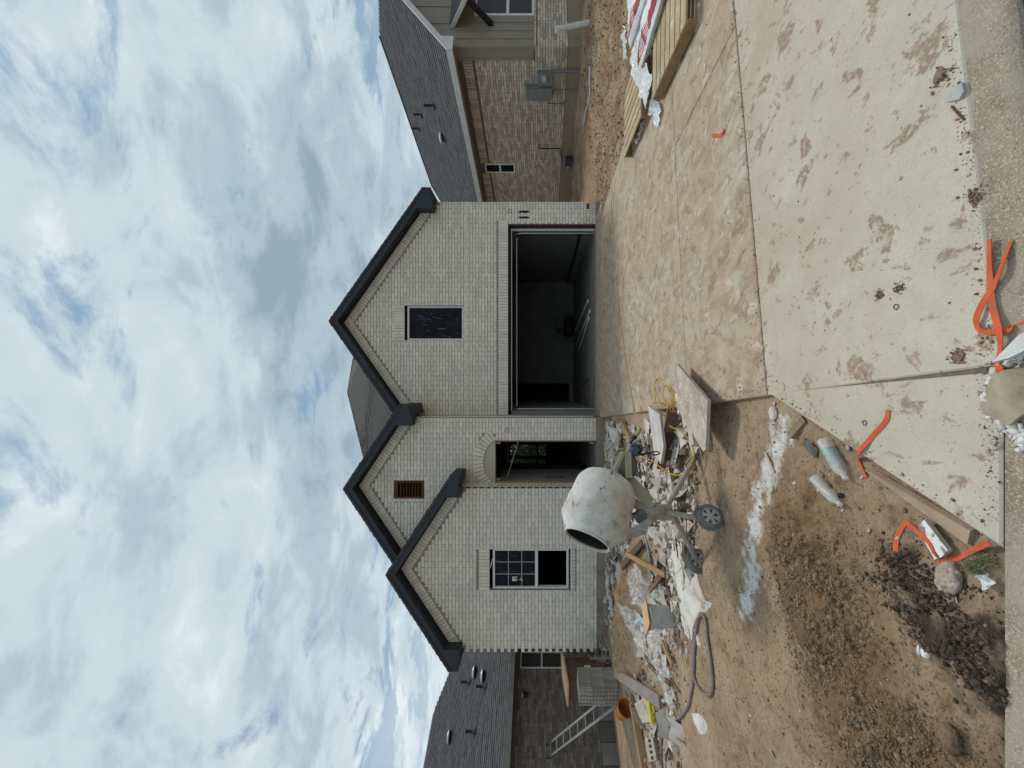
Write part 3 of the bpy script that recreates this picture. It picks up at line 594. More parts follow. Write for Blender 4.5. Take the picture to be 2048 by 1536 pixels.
# brick returns between the steps of the front and the outer side walls
def side_wall(X, ya, yb, z0, z1, face):
    mb = MB(); r = 0; mo = MB(); mo.box(min(X - face * 0.009, X - face * 0.11), max(X - face * 0.009, X - face * 0.11), ya + 0.092, yb, z0, z1); w = mo.build('return_wall', MOR, house)
    while z0 + r * BH + BH < z1 + 0.02:
        y = ya + 0.092 - (r % 2) * 0.0
        y += 0.0 if r % 2 else 0.06
        yy = ya + 0.092
        while yy < yb:
            q = min(y + BL - JT if y > yy else yy + 0.14, yb); mb.box(min(X, X - face * BD), max(X, X - face * BD), yy, min(q, yb), z0 + r * BH, z0 + r * BH + BH - JT); yy = q + JT; y = yy + 1e-6
        r += 1
    mb.build('brick_field', BRK, w, kind='stuff')
side_wall(-2.348, YL, YM, 0.225, 3.42, 1); side_wall(-0.81, YM, YG, 0.167, 4.72, 1); side_wall(4.70, YG, 20, 0.067, 4.3, 1)
# rakes, returns, soffits, roofs -------------------------------
def gable_trim(ax, az, s, half_l, half_r, Yw, ret_in, ret_out_z, yback, ol=True, orr=True):
    yf = Yw - 0.27; th = 0.185; ap = (ax, az + 0.178)
    e = {}
    for sg, hf, on in ((-1, half_l, ol), (1, half_r, orr)):
        xe = ax + sg * hf; ze = ap[1] - s * hf; e[sg] = (xe, ze)
        mb = MB(); mb.prism([(ap[0], yf, ap[1]), (xe, yf, ze), (xe, yf, ze - th), (ap[0], yf, ap[1] - th)], (0, 0.03, 0))
        mb.prism([(ap[0], yf - 0.012, ap[1] + 0.012), (xe, yf - 0.012, ze + 0.012), (xe, yf - 0.012, ze - 0.05), (ap[0], yf - 0.012, ap[1] - 0.05)], (0, 0.011, 0)); mb.build('rake_board', TRIM, house)
        mb = MB(); mb.prism([(ap[0], yf + 0.031, ap[1] - th + 0.03), (xe, yf + 0.031, ze - th + 0.03), (xe, yf + 0.031, ze - th + 0.015), (ap[0], yf + 0.031, ap[1] - th + 0.015)], (0, 0.235, 0)); mb.build('soffit', TRIM, house)
        mb = MB(); d = 0.10; mb.prism([(ap[0], Yw - 0.024, ap[1] - th + 0.014), (xe - sg * .3, Yw - 0.024, ze + s * .3 - th + 0.014), (xe - sg * .3, Yw - 0.024, ze + s * .3 - th - 0.035), (ap[0], Yw - 0.024, ap[1] - th - 0.035)], (0, 0.02, 0)); mb.build('frieze_board', TRIM, house)
        if on:                                 # boxed eave return
            xi = xe - sg * ret_in; zi = ze + s * ret_in - th; zb = ret_out_z
            xw = xe - sg * 0.24; mb = MB(); mb.prism([(xe - sg * 0.002, yf - 0.006, ze - 0.02), (xi, yf - 0.006, zi + 0.02), (xi, yf - 0.006, zb), (xw, yf - 0.006, zb), (xe - sg * 0.002, yf - 0.006, ze - 0.17)], (0, 0.27, 0)); mb.build('eave_return', TRIM, house)
            mb = MB(); lo = MB().box(min(xi, xw), max(xi, xw), yf - 0.018, yf + 0.25, zb - 0.025, zb - 0.001); lo.build('return_base', TRIM, house)
            # side eave running back
            mb.box(min(xe - sg * 0.003, xe - sg * 0.03), max(xe - sg * 0.003, xe - sg * 0.03), yf + 0.27, yback, ze - 0.17, ze - 0.015); mb.prism([(xe - sg * 0.031, yf + 0.27, ze - 0.165), (xw, yf + 0.27, zb + 0.01), (xw, yf + 0.27, zb + 0.025), (xe - sg * 0.031, yf + 0.27, ze - 0.15)], (0, yback - yf - 0.27, 0)); mb.build('eave_fascia', TRIM, house)
        shingle_slope('roof', Vector((xe, yf - 0.02, ze + 0.02)), Vector((xe, yback, ze + 0.02)), Vector((ap[0], yback, ap[1] + 0.02)), Vector((ap[0], yf - 0.02, ap[1] + 0.02)), SHG, house)
def shingle_slope(name, a, b, c, d, material, parent, exp=0.143, tab=0.31, cutter=None, thick=0.03):
    """roof plane a-b (eave) to d-c (ridge): deck slab plus lapped tabs"""
    nrm = (b - a).cross(d - a).normalized()
    if nrm.z < 0: nrm = -nrm
    deck = MB(); deck.prism([a, b, c, d], -nrm * thick); o = deck.build(name, material, parent)
    mb = MB(); rows = max(1, int((d - a).length / exp)); 
    for r in range(rows):
        v0, v1 = r / rows, min(1, (r + 1.05) / rows); A0, B0 = a.lerp(d, v0), b.lerp(c, v0); A1, B1 = a.lerp(d, v1), b.lerp(c, v1)
        L_ = (B0 - A0).length; n_ = max(1, int(L_ / tab)); ofs = (r % 2) * 0.5 + random.uniform(-.15, .15)
        for i in range(-1, n_ + 1):
            u0, u1 = max(0, (i + ofs) / n_), min(1, (i + 1 + ofs) / n_)
            if u1 - u0 < 0.001: continue
            h0 = 0.013 + random.choice((0, 0, 0.007)); q = [A0.lerp(B0, u0) + nrm * h0, A0.lerp(B0, u1) + nrm * h0, A1.lerp(B1, u1) + nrm * 0.004, A1.lerp(B1, u0) + nrm * 0.004]
            mb.add(q + [A0.lerp(B0, u0), A0.lerp(B0, u1)], [(0, 1, 2, 3), (4, 5, 1, 0)])
    mb.build('shingles', material, o, kind='stuff'); return o
gable_trim(GAX, GAZ, GS, 3.3, 3.36, YG, 0.53, 4.22, 15.2, ol=False)
gable_trim(EAX, EAZ, ES, 1.95, 1.94, YM, 0.48, 4.48, 13.2, ol=False)
gable_trim(LAX, LAZ, LS, 2.11, 2.15, YL, 0.47, 3.27, 11.6)
# main hipped roof behind
pk = Vector((-0.32, 16.5, 9.77)); pr = Vector((1.06, 16.98, 9.77))
k1 = Vector((-3.40, 14.3, 7.9)); k0 = Vector((-6.1, 9.98, 4.23)); r1 = pr + Vector((0.58, -1, -0.85)) * 2.2; r0 = pr + Vector((0.58, -1, -0.85)) * 6.55
shingle_slope('main_roof', k1, r1, pr, pk, SHG, house); shingle_slope('main_roof', k0, r0, r1, k1, SHG, house)
def bk(v): return Vector((v.x, 34.0 - v.y, v.z))
for A_, B_, C_, D_ in ((bk(k0), k0, k1, bk(k1)), (bk(k1), k1, pk, bk(pk)), (r0, bk(r0), bk(r1), r1), (r1, bk(r1), bk(pr), pr), (bk(r0), bk(k0), bk(k1), bk(r1)), (bk(r1), bk(k1), bk(pk), bk(pr))): shingle_slope('main_roof', A_, B_, C_, D_, SHG, house, exp=0.3, tab=0.9)
MB().tube([(4.2, 13.2, 4.6), (4.2, 13.2, 6.55)], 0.05, 10).build('roof_vent_pipe', TRIM, house)
# windows -----------------------------------------------------
def window(x0, x1, z0, z1, Yw, grid=None, open_low=None, rail=None):
    y = Yw + 0.075; w = MB(); f = 0.045
    w.box(x0, x0 + f, y - 0.03, y + 0.05, z0, z1).box(x1 - f, x1, y - 0.03, y + 0.05, z0, z1).box(x0 + f, x1 - f, y - 0.03, y + 0.05, z0, z0 + f).box(x0 + f, x1 - f, y - 0.03, y + 0.05, z1 - f, z1)
    wo = w.build('window', VIN, house); zt = rail if rail else z0 + f
    if rail: MB().box(x0 + f, x1 - f, y - 0.034, y + 0.03, rail - 0.032, rail + 0.032).build('meeting_rail', VIN, wo)
    za = (rail + 0.032) if rail else z0 + f
    if grid:
        nx_, nz_ = grid; X = np.linspace(x0 + f, x1 - f, nx_ + 1); Z = np.linspace(za, z1 - f, nz_ + 1)
        for i in range(nx_):
            for j in range(nz_): MB().box(X[i] + 0.004, X[i + 1] - 0.004, y + 0.012 + random.uniform(-.0015, .0015), y + 0.018, Z[j] + 0.004, Z[j + 1] - 0.004).build('pane', FILM, wo)
        g = MB()
        for i in range(1, nx_): g.box(X[i] - 0.009, X[i] + 0.009, y + 0.004, y + 0.011, za, z1 - f)
        for j in range(1, nz_): g.box(x0 + f, x1 - f, y + 0.0045, y + 0.0105, Z[j] - 0.009, Z[j] + 0.009)
        g.build('grille', mat('grille_grey', (0.30, 0.34, 0.34), None, 3, 0.5, 0), wo)
    else: MB().box(x0 + f, x1 - f, y + 0.012, y + 0.018, za, z1 - f).build('pane', FILM, wo)
    return wo
window(gwin[0] + 0.005, gwin[1] - 0.005, gwin[2] + 0.012, gwin[3] - 0.06, YG)
lw = window(lwin[0] + 0.005, lwin[1] - 0.005, lwin[2] + 0.03, lwin[3] - 0.07, YL, (3, 3), rail=1.58)
MB().box(-4.47, -4.37, YL + 0.083, YL + 0.086, 2.02, 2.13, 0).build('sticker', mat('sticker_paper', (0.62, 0.60, 0.56), None, 3, 0.7, 0), lw)
MB().prism([(-4.455, YL + 0.0815, 2.035), (-4.385, YL + 0.0815, 2.035), (-4.385, YL + 0.0815, 2.10)], (0, 0.001, 0)).build('sticker_mark', mat('sticker_red', (0.35, 0.06, 0.05), None, 3, 0.7, 0), lw)
MB().prism([(-4.46, YL + 0.083, 1.87), (-4.38, YL + 0.083, 1.93), (-4.45, YL + 0.083, 1.98)], (0, 0.001, 0)).build('sticker', mat('sticker_green', (0.30, 0.38, 0.31), None, 3, 0.7, 0), lw)
# foundation and floors ----------------------------------------
mb = MB(); mb.box(-5.94, -2.35, YL + 0.012, YM + 0.2, -0.3, 0.222).box(-2.349, -0.80, YM - 0.01, YG + 0.1, -0.3, 0.160); mb.build('foundation', FND, house)
MB().box(4.14, 4.70, YG - 0.02, YG + 0.12, -0.2, 0.064).build('foundation', FND, house)
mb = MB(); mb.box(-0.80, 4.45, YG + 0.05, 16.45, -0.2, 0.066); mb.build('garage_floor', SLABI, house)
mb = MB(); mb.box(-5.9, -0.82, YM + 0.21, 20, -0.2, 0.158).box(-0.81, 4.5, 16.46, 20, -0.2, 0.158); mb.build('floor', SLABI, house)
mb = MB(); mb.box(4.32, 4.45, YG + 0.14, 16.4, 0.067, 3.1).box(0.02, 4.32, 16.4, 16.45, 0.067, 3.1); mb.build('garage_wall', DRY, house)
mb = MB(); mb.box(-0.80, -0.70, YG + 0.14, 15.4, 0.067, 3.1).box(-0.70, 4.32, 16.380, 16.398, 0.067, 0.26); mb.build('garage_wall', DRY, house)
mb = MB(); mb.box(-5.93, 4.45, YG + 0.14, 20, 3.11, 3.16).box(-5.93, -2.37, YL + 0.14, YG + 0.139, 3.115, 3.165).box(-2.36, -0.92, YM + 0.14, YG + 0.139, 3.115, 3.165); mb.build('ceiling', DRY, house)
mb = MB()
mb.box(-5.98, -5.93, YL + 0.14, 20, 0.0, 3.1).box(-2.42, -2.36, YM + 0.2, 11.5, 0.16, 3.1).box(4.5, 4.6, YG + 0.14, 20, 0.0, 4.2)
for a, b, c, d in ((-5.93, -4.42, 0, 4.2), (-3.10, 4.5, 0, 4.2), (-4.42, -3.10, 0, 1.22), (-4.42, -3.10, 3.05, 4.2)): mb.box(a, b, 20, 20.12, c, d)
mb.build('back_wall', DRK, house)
bw = MB().box(-3.90, -3.70, 19.99, 20.05, 1.22, 3.05).box(-4.42, -3.10, 19.985, 20.045, 1.60, 1.68).box(-4.42, -4.36, 19.99, 20.05, 1.22, 3.05).box(-3.16, -3.10, 19.99, 20.05, 1.22, 3.05).build('back_window', BLK, house)
MB().box(-4.36, -3.90, 20.02, 20.025, 1.24, 3.03).build('pane', CLR, bw); MB().box(-3.70, -3.16, 20.02, 20.025, 1.24, 3.03).build('pane', CLR, bw)
# entry: lumber frame, brace, printed sheathing
mb = MB(); mb.box(-1.375, -1.342, YM + 0.04, YM + 0.13, 0.17, 2.59); mb.build('door_jamb', WOOD, house)
mb = MB(); mb.box(-2.347, -2.315, YM + 0.04, YM + 0.13, 0.17, 2.59); mb.build('door_jamb', WOOD, house)
MB().box(-2.314, -1.376, YM + 0.05, YM + 0.13, 2.555, 2.59).build('door_header', WOOD, house)
for bx_, bz_ in ((-1.43, 2.44), (-2.30, 2.44), (-1.43, 0.20)): MB().box(bx_, bx_ + 0.045, YM + 0.03, YM + 0.12, bz_, bz_ + 0.11).build('blocking', WOOD, house)
MB().bar((-1.385, YM + 0.14, 2.02), (-2.27, YM + 0.16, 2.32 - 0.02), 0.012, 0.03, (0, 1, 0)).build('brace', mat('weathered_stud', (0.42, 0.37, 0.30), None, 3, 0.8, 0.1), house)
sh = MB().box(-2.358, -2.352, YM + 0.24, 10.6, 0.2, 2.5).build('sheathing', mat('grey_sheathing', (0.30, 0.29, 0.27), None, 4, 0.9, 0.05), house)
def text_mesh(body, size, mtx, material, parent, name='lettering'):
    cu = bpy.data.curves.new('t', 'FONT'); cu.body = body; cu.size = size; cu.extrude = 0.0008; o = bpy.data.objects.new('t', cu); COL.objects.link(o)
    dg = bpy.context.evaluated_depsgraph_get(); me = bpy.data.meshes.new_from_object(o.evaluated_get(dg)); bpy.data.objects.remove(o); me.materials.clear(); me.materials.append(material)
    return place(me, name, mtx, parent=parent)
INK = mat('black_ink', (0.02, 0.02, 0.022), None, 5, 0.7, 0)
text_mesh('Gail', 0.30, Matrix(((0, 0, 1, -2.3505), (0, 1, 0, 9.62), (-1, 0, 0, 1.36), (0, 0, 0, 1))), INK, sh)
# garage opening: door stops, tracks, red jamb, opener rail
mb = MB(); mb.box(4.085, 4.13, YG + 0.02, YG + 0.14, 0.07, 1.80); mb.build('red_jamb', RED, house); MB().box(4.085, 4.13, YG + 0.02, YG + 0.14, 1.81, 2.326).build('door_jamb', BLK, house)
MB().box(4.02, 4.07, YG + 0.15, YG + 0.19, 0.07, 2.26).build('door_stop', VIN, house); MB().box(-0.745, -0.715, YG + 0.15, YG + 0.19, 0.07, 2.26).build('door_stop', VIN, house)
MB().box(-0.715, 4.02, YG + 0.15, YG + 0.19, 2.235, 2.255).build('door_stop', VIN, house); MB().box(-0.79, 4.13, YG + 0.14, YG + 0.17, 2.26, 3.1).build('garage_header', BLK, house)
MB().tube([(-0.6, YG + 0.32, 2.12), (3.9, YG + 0.32, 2.12)], 0.02, 8).build('torsion_rail', GALV, house)
for X in (3.98, -0.66): MB().tube([(X, YG + 0.22, 0.07), (X, YG + 0.22, 1.95)] + [(X, YG + 0.22 + 0.3 * (1 - math.cos(a)), 1.95 + 0.3 * math.sin(a)) for a in np.linspace(0.1, 1.57, 6)] + [(X, 13.2, 2.25)], 0.022, 6).build('door_track', GALV, house)
mb = MB(); mb.box(4.25, 4.315, YG + 0.3, 16.3, 0.07, 0.30); mb.build('stem_wall', SLABI, house)
MB().tube([(4.20, YG + 0.3, 0.40), (4.22, 12.5, 0.36), (4.2, 16, 0.38)], 0.03, 8).build('wall_conduit', BLK, house)
# light boxes with wire tails, bricks left out of the pier
def wire_box(c):
    MB().lathe((c[0], c[1], c[2]), (0, -1, 0), [(-0.03, 0.001), (-0.02, 0.052), (0.004, 0.052), (0.006, 0.044), (-0.012, 0.040), (-0.013, 0.001)], 20).build('light_box', BLK, house)
    MB().tube(smoothed([Vector(c), Vector(c) + Vector((0.01, -0.05, -0.02)), Vector(c) + Vector((-0.02, -0.06, -0.10)), Vector(c) + Vector((0.015, -0.04, -0.15))], 4), 0.006, 6).build('wire_tail', VIN, house)
wire_box((4.465, YG + 0.0, 2.27)); wire_box((-1.10, YM + 0.0, 2.28))
for a, b, c, d in ((4.27, 4.33, 1.80, 2.03), (4.42, 4.48, 1.80, 2.03), (4.52, 4.66, 0.24, 0.30)): MB().box(a, b, YG + 0.0075, YG + 0.0085, c, d - 0.008).build('gap_shade', BLK, house)  # black plates paint the shade inside the missing-brick holes
# ------------------------------------------------------------------ neighbouring houses
def ray_plane(x, y, p0, nrm):
    d = P(x, y, 1.0) - Vector((0, 0, CAMH)); o = Vector((0, 0, CAMH)); t = (Vector(p0) - o).dot(nrm) / d.dot(nrm); return o + d * t
class Frame:
    def __init__(s, o, along, away): s.o = Vector((*o, 0)); s.a = Vector((*along, 0)); s.w = Vector((*away, 0))
    def p(s, a, w, z): return s.o + s.a * a + s.w * w + Vector((0, 0, z))
    def box(s, mb, a0, a1, w0, w1, z0, z1, mi=0, t=None):
        return mb.hexa([s.p(a0, w0, z0), s.p(a1, w0, z0), s.p(a1, w1, z0), s.p(a0, w1, z0), s.p(a0, w0, z1), s.p(a1, w0, z1), s.p(a1, w1, z1), s.p(a0, w1, z1)], mi, t)
    def bricks(s, mb, horiz, h0, h1, face, depth, z0, z1, holes=(), L=0.254, hh=0.0775):
        r = 0
        while z0 + r * hh + hh < z1 + 0.01:
            za = z0 + r * hh; x = h0 - L + (r % 2) * L / 2
            while x < h1:
                for p, q in clip_intervals([(max(x, h0), min(x + L - 0.011, h1))], [(a, b) for a, b, c, d in holes if c < za + hh - 0.02 and d > za + 0.01]):
                    if q - p > 0.02:
                        e = random.uniform(-0.003, 0.003)
                        if horiz == 'a': s.box(mb, p, q, face + e, face + depth, za, za + hh - 0.012)
                        else: s.box(mb, face + e, face + depth, p, q, za, za + hh - 0.012)
                x += L
            r += 1
        return mb
    def shingles(s, name, parent, material, z0, p, w0, w1, amin, amax, exp=0.12, tab=0.31):
        nrm = (Vector((0, 0, 1)) - s.w * p).normalized(); mb = MB(); rows = int((w1 - w0) / exp)
        for r in range(rows):
            wa = w0 + r * exp; wb = wa + exp * 1.05; za = z0 + (wa - w0) * p; zb = z0 + (wb - w0) * p; x = amin(wa) - random.uniform(0, tab); e = amax(wa)
            while x < e:
                a, b = max(x, amin(wa)), min(x + tab, e); x += tab
                if b - a < 0.01: continue
                h = 0.014 + random.choice((0, 0, 0.006)); q = [s.p(a, wa, za) + nrm * h, s.p(b, wa, za) + nrm * h, s.p(b, wb, zb) + nrm * 0.003, s.p(a, wb, zb) + nrm * 0.003]
                mb.add(q + [s.p(a, wa, za), s.p(b, wa, za)], [(0, 1, 2, 3), (4, 5, 1, 0)])
        return mb.build('shingles', material, parent, kind='stuff')
TANB = mat('tan_mixed_brick', (0.58, 0.505, 0.42), (0.46, 0.395, 0.33), 7, 0.92, 0.4, 90, tint=0.33, spots=[(5, 0.5, 0.62, (0.54, 0.445, 0.385))])
GRYB = mat('grey_brown_brick', (0.225, 0.20, 0.175), (0.17, 0.15, 0.13), 7, 0.92, 0.4, 90, tint=0.38)
SIDE = mat('taupe_siding', (0.27, 0.24, 0.20), (0.25, 0.222, 0.188), 4, 0.8, 0.05, 50)
WHT = mat('white_trim', (0.62, 0.63, 0.62), (0.55, 0.56, 0.55), 3, 0.7, 0.05, 50)
TANF = mat('tan_foundation', (0.29, 0.235, 0.165), (0.235, 0.19, 0.135), 1.4, 0.92, 0.3, 50)
SOF = mat('tan_soffit', (0.36, 0.32, 0.235), (0.33, 0.295, 0.22), 4, 0.8, 0.05, 50)
GSH = mat('grey_shingle', (0.098, 0.098, 0.10), (0.066, 0.066, 0.068), 9, 0.95, 0.4, 200, tint=0.22)
DMOR = mat('dark_mortar', (0.16, 0.14, 0.118), None, 15, 0.95, 0.2, 80)
GBOX = mat('grey_steel_box', (0.20, 0.215, 0.22), (0.17, 0.185, 0.19), 6, 0.55, 0.05, 60)
# --- right neighbour
rn = Frame((9.265, 10.6), (-0.2815, 0.9596), (0.9596, 0.2815))
rh = thing('neighbour_house', rn.p(4, 3, 0.3), 'tan brick house with taupe siding and grey roof on the right', 'house')
mb = MB(); rn.box(mb, 0.012, 12, 0.012, 0.15, 0.2, 3.86); rn.box(mb, 0.012, 0.15, 0.16, 6, 0.2, 3.86); core = mb.build('wall', DMOR, rh)
nwin = (3.84, 4.26, 2.44, 3.56)
mb = MB(); rn.bricks(mb, 'a', 0.0, 12, 0.0, 0.05, 0.73, 3.42, [nwin, (-0.1, 0.33, 1.64, 4.0)])
rn.bricks(mb, 'w', 0.06, 5, 0.0, 0.05, 0.73, 1.60)
x = 0.34
while x < 12:                                   # upright row under the eave
    if not (nwin[0] - 0.05 < x < nwin[1]): rn.box(mb, x, x + 0.066, -0.004 + random.uniform(-.002, .002), 0.05, 3.435, 3.70)
    x += 0.0775
x = 0.0
while x < 5: rn.box(mb, -0.02, 0.05, x, x + 0.083, 1.605, 1.665); x += 0.0925
mb.build('brick_field', TANB, core, kind='stuff')
mb = MB(); rn.box(mb, -0.035, 12, -0.035, 0.3, -0.5, 0.715); rn.box(mb, -0.034, 0.3, 0.31, 6, -0.5, 0.714); mb.build('foundation', TANF, rh)
mb = MB(); rn.box(mb, 0.0, 0.31, -0.018, 0.01, 1.67, 3.86); rn.box(mb, -0.018, 0.01, -0.018, 1.20, 1.67, 3.9); rn.box(mb, -0.0185, 0.0105, 1.2, 5, 3.36, 3.9); rn.box(mb, -0.018, 0.01, 2.7, 5, 1.67, 3.36)
mb.prism([rn.p(-0.017, 0.0, 3.9), rn.p(-0.017, 5.6, 3.9), rn.p(-0.017, 2.6, 6.05)], rn.a * 0.02); mb.build('siding', SIDE, rh)
for w in (0.0, 0.30, 0.62, 0.95): mb = MB(); rn.box(mb, -0.036, -0.019, w, w + 0.06, 1.70, 3.85); mb.build('batten', SIDE, rh)
for w in (0.9, 1.6, 2.3, 3.0, 3.7): mb = MB(); rn.box(mb, -0.036, -0.0185, w, w + 0.05, 3.95, 4.0 + 0.66 * min(w, 5.2 - w)); mb.build('batten', SIDE, rh)
mb = MB(); rn.box(mb, -0.03, 0.0, -0.03, 0.06, 1.68, 3.84); rn.box(mb, 0.25, 0.31, -0.032, -0.018, 1.68, 3.84); mb.build('corner_board', SIDE, rh)
fw = MB(); rn.box(fw, -0.04, 0.0, 1.22, 1.30, 1.66, 3.36); rn.box(fw, -0.04, 0.0, 2.62, 2.7, 1.66, 3.36); rn.box(fw, -0.04, 0.0, 1.30, 2.62, 1.66, 1.73); rn.box(fw, -0.04, 0.0, 1.30, 2.62, 3.29, 3.36); rn.box(fw, -0.04, 0.0, 1.30, 2.62, 2.38, 2.46)
fo = fw.build('window', VIN, rh); mb = MB(); rn.box(mb, -0.012, -0.006, 1.30, 2.62, 1.73, 3.29); mb.build('pane', GLS, fo)
aw = MB(); aw.prism([rn.p(-0.02, 0.78, 4.05), rn.p(-0.62, 0.78, 3.60), rn.p(-0.62, 3.4, 3.60), rn.p(-0.02, 3.4, 4.05)], (0, 0, -0.05)); ao = aw.build('awning_roof', GSH, rh)
mb = MB(); mb.prism([rn.p(-0.02, 0.72, 4.03), rn.p(-0.66, 0.72, 3.55), rn.p(-0.66, 0.72, 3.42), rn.p(-0.02, 0.72, 3.90)], rn.w * 0.055); rn.box(mb, -0.67, -0.625, 0.78, 3.4, 3.42, 3.57); mb.build('awning_trim', WHT, ao)
MB().bar(rn.p(-0.60, 0.86, 3.44), rn.p(-0.03, 0.86, 2.85), 0.11, 0.13).build('bracket', BLK, rh)
ez, pp, wr = 3.97, 0.70, 4.35
rf = MB(); rf.prism([rn.p(-0.25, -0.5, ez), rn.p(13, -0.5, ez), rn.p(9.4, wr, ez + pp * (wr + 0.5)), rn.p(2.4, wr, ez + pp * (wr + 0.5)), rn.p(-0.25, 2.6, ez + pp * 3.1)], (0, 0, -0.03))
rf.prism([rn.p(9.4, wr, ez + pp * 4.85), rn.p(13, -0.5, ez), rn.p(13, 9.2, ez)], (0, 0, -0.03)); rf.prism([rn.p(2.4, wr, ez + pp * 4.85), rn.p(9.4, wr, ez + pp * 4.85), rn.p(13, 9.2, ez), rn.p(-0.25, 9.2, ez)], (0, 0, -0.03))
rf.prism([rn.p(-0.25, 2.6, ez + pp * 3.1), rn.p(2.4, wr, ez + pp * 4.85), rn.p(-0.25, 9.2, ez)], (0, 0, -0.03)); ro = rf.build('roof', GSH, rh)
top_ = ez + pp * 4.85
rn.shingles('shingles', ro, GSH, ez, pp, -0.5, wr, lambda w: -0.25 if w < 2.6 else -0.25 + 2.65 * (w - 2.6) / (wr - 2.6), lambda w: 13 - 3.6 * (w + 0.5) / (wr + 0.5))
mb = MB(); mb.tube([rn.p(2.4, wr, top_ + 0.01), rn.p(9.4, wr, top_ + 0.01), rn.p(13, -0.5, ez + 0.02)], 0.045, 6); mb.build('ridge_cap', GSH, ro)
mb = MB(); rn.box(mb, -0.25, 13, -0.53, -0.50, 3.82, 3.985); mb.build('fascia', WHT, rh)
mb = MB(); rn.box(mb, -0.20, 13, -0.499, 0.0, 3.85, 3.865); mb.build('soffit', SOF, rh)
mb = MB(); q = [rn.p(-0.25, -0.5, ez + 0.01), rn.p(-0.25, 2.6, ez + pp * 3.1 + 0.01), rn.p(-0.25, 2.6, ez + pp * 3.1 - 0.17), rn.p(-0.25, 0.0, ez + pp * 0.5 - 0.17), rn.p(-0.25, 0.0, 3.82), rn.p(-0.25, -0.5, 3.82)]; mb.prism(q, rn.a * -0.03); mb.build('rake_board', WHT, rh)
wn = MB(); a0, a1, z0, z1 = nwin; rn.box(wn, a0, a0 + 0.05, -0.02, 0.011, z0, z1); rn.box(wn, a1 - 0.05, a1, -0.02, 0.011, z0, z1); rn.box(wn, a0 + .05, a1 - .05, -0.02, 0.011, z0, z0 + .05); rn.box(wn, a0 + .05, a1 - .05, -0.02, 0.011, z1 - .05, z1); rn.box(wn, a0 + .05, a1 - .05, -0.024, 0.010, 2.97, 3.03)
wo = wn.build('window', VIN, rh); mb = MB(); rn.box(mb, a0 + .045, a1 - .045, 0.0, 0.004, z0 + .045, z1 - .045); mb.build('pane', GLS, wo)
nr = (Vector((0, 0, 1)) - rn.w * pp).normalized(); pr0 = rn.p(0, -0.5, ez)
for x, y, h in ((855, 211, 0.34), (830, 229, 0.3), (826, 257, 0.3)):
    b = ray_plane(x + 12, y, pr0, nr); MB().tube([b - Vector((0, 0, 0.1)), b + Vector((0, 0, h))], 0.045, 10).lathe(b - Vector((0, 0, 0.02)), (0, 0, 1), [(0, 0.14), (0.08, 0.06)], 10).build('vent_pipe', BLK, rh)
def turtle_vent(b, parent, material):
    mb = MB(); v, f = ico(2); v = v.copy(); v[:, 2] = np.maximum(v[:, 2], -0.3) * 0.42; mb.add(v * 0.2 + np.array(b) + np.array([0, 0, 0.06]), [tuple(q) for q in f]); return mb.build('roof_vent', material, parent, smooth=True)
turtle_vent(ray_plane(886, 275, pr0, nr), rh, WHT)
# meters and pipes on the side wall
def rside(x, y, off=-0.0): return ray_plane(x, y, rn.p(0, off, 0), rn.w)
def local(p): q = p - rn.o; return q.dot(rn.a), p.z
def rbox(x0, x1, y0, y1, w0, w1, name, material, parent=rh):
    (a0, z1) = local(rside(x0, (y0 + y1) / 2)); (a1, z0) = local(rside(x1, (y0 + y1) / 2)); aa = local(rside(x0, y0))[0]; ab = local(rside(x0, y1))[0]
    mb = MB(); rn.box(mb, min(aa, ab), max(aa, ab), w0, w1, z0, z1); return mb.build(name, material, parent)
mbx = rbox(1076, 1105, 140, 166, -0.14, -0.002, 'meter_socket', GBOX); e = rbox(1052, 1103, 168, 192, -0.2, -0.003, 'breaker_panel', GBOX)
c = rside(1089, 157, -0.16); MB().lathe(c, -rn.w, [(-0.02, 0.085), (0.06, 0.085), (0.09, 0.07), (0.10, 0.001)], 20).build('meter_dial', mat('meter_grey', (0.40, 0.41, 0.41), None, 5, 0.3, 0), mbx)
for x0, y0, x1, y1, r in ((1105, 143, 1171, 141, 0.04), (1103, 181, 1172, 179, 0.014)): MB().tube([rside(x0, y0, -0.06), rside(x1, y1, -0.06)], r, 8).build('conduit', GBOX, rh)
gp = [rside(1078, 288, -0.05), rside(1078, 297, -0.10), rside(1121, 297, -0.10), rside(1122, 310, -0.12), rside(1124, 318, -0.12)]
MB().tube(gp, 0.018, 8).build('gas_pipe', BLK, rh)
c = rside(1137, 322, -0.14); mb = MB(); rn.box(mb, (c - rn.o).dot(rn.a) - 0.16, (c - rn.o).dot(rn.a) + 0.16, -0.24, -0.08, c.z - 0.1, c.z + 0.12); gmx = mb.build('gas_meter', mat('meter_dark', (0.05, 0.055, 0.065), None, 5, 0.5, 0.05), rh)
MB().lathe(c + rn.a * 0.24 + Vector((0, 0, -0.02)), rn.a, [(-0.05, 0.001), (-0.05, 0.07), (0.03, 0.07), (0.05, 0.03), (0.05, 0.001)], 14).build('regulator', GALV, gmx)
lp = [rside(1132 + 8 * math.cos(t_) , 208 + 6 * math.sin(t_), -0.03) for t_ in np.linspace(0, 6.3, 16)]; MB().tube([rside(1095, 207, -0.03)] + lp, 0.007, 6).build('wire_loop', BLK, rh)
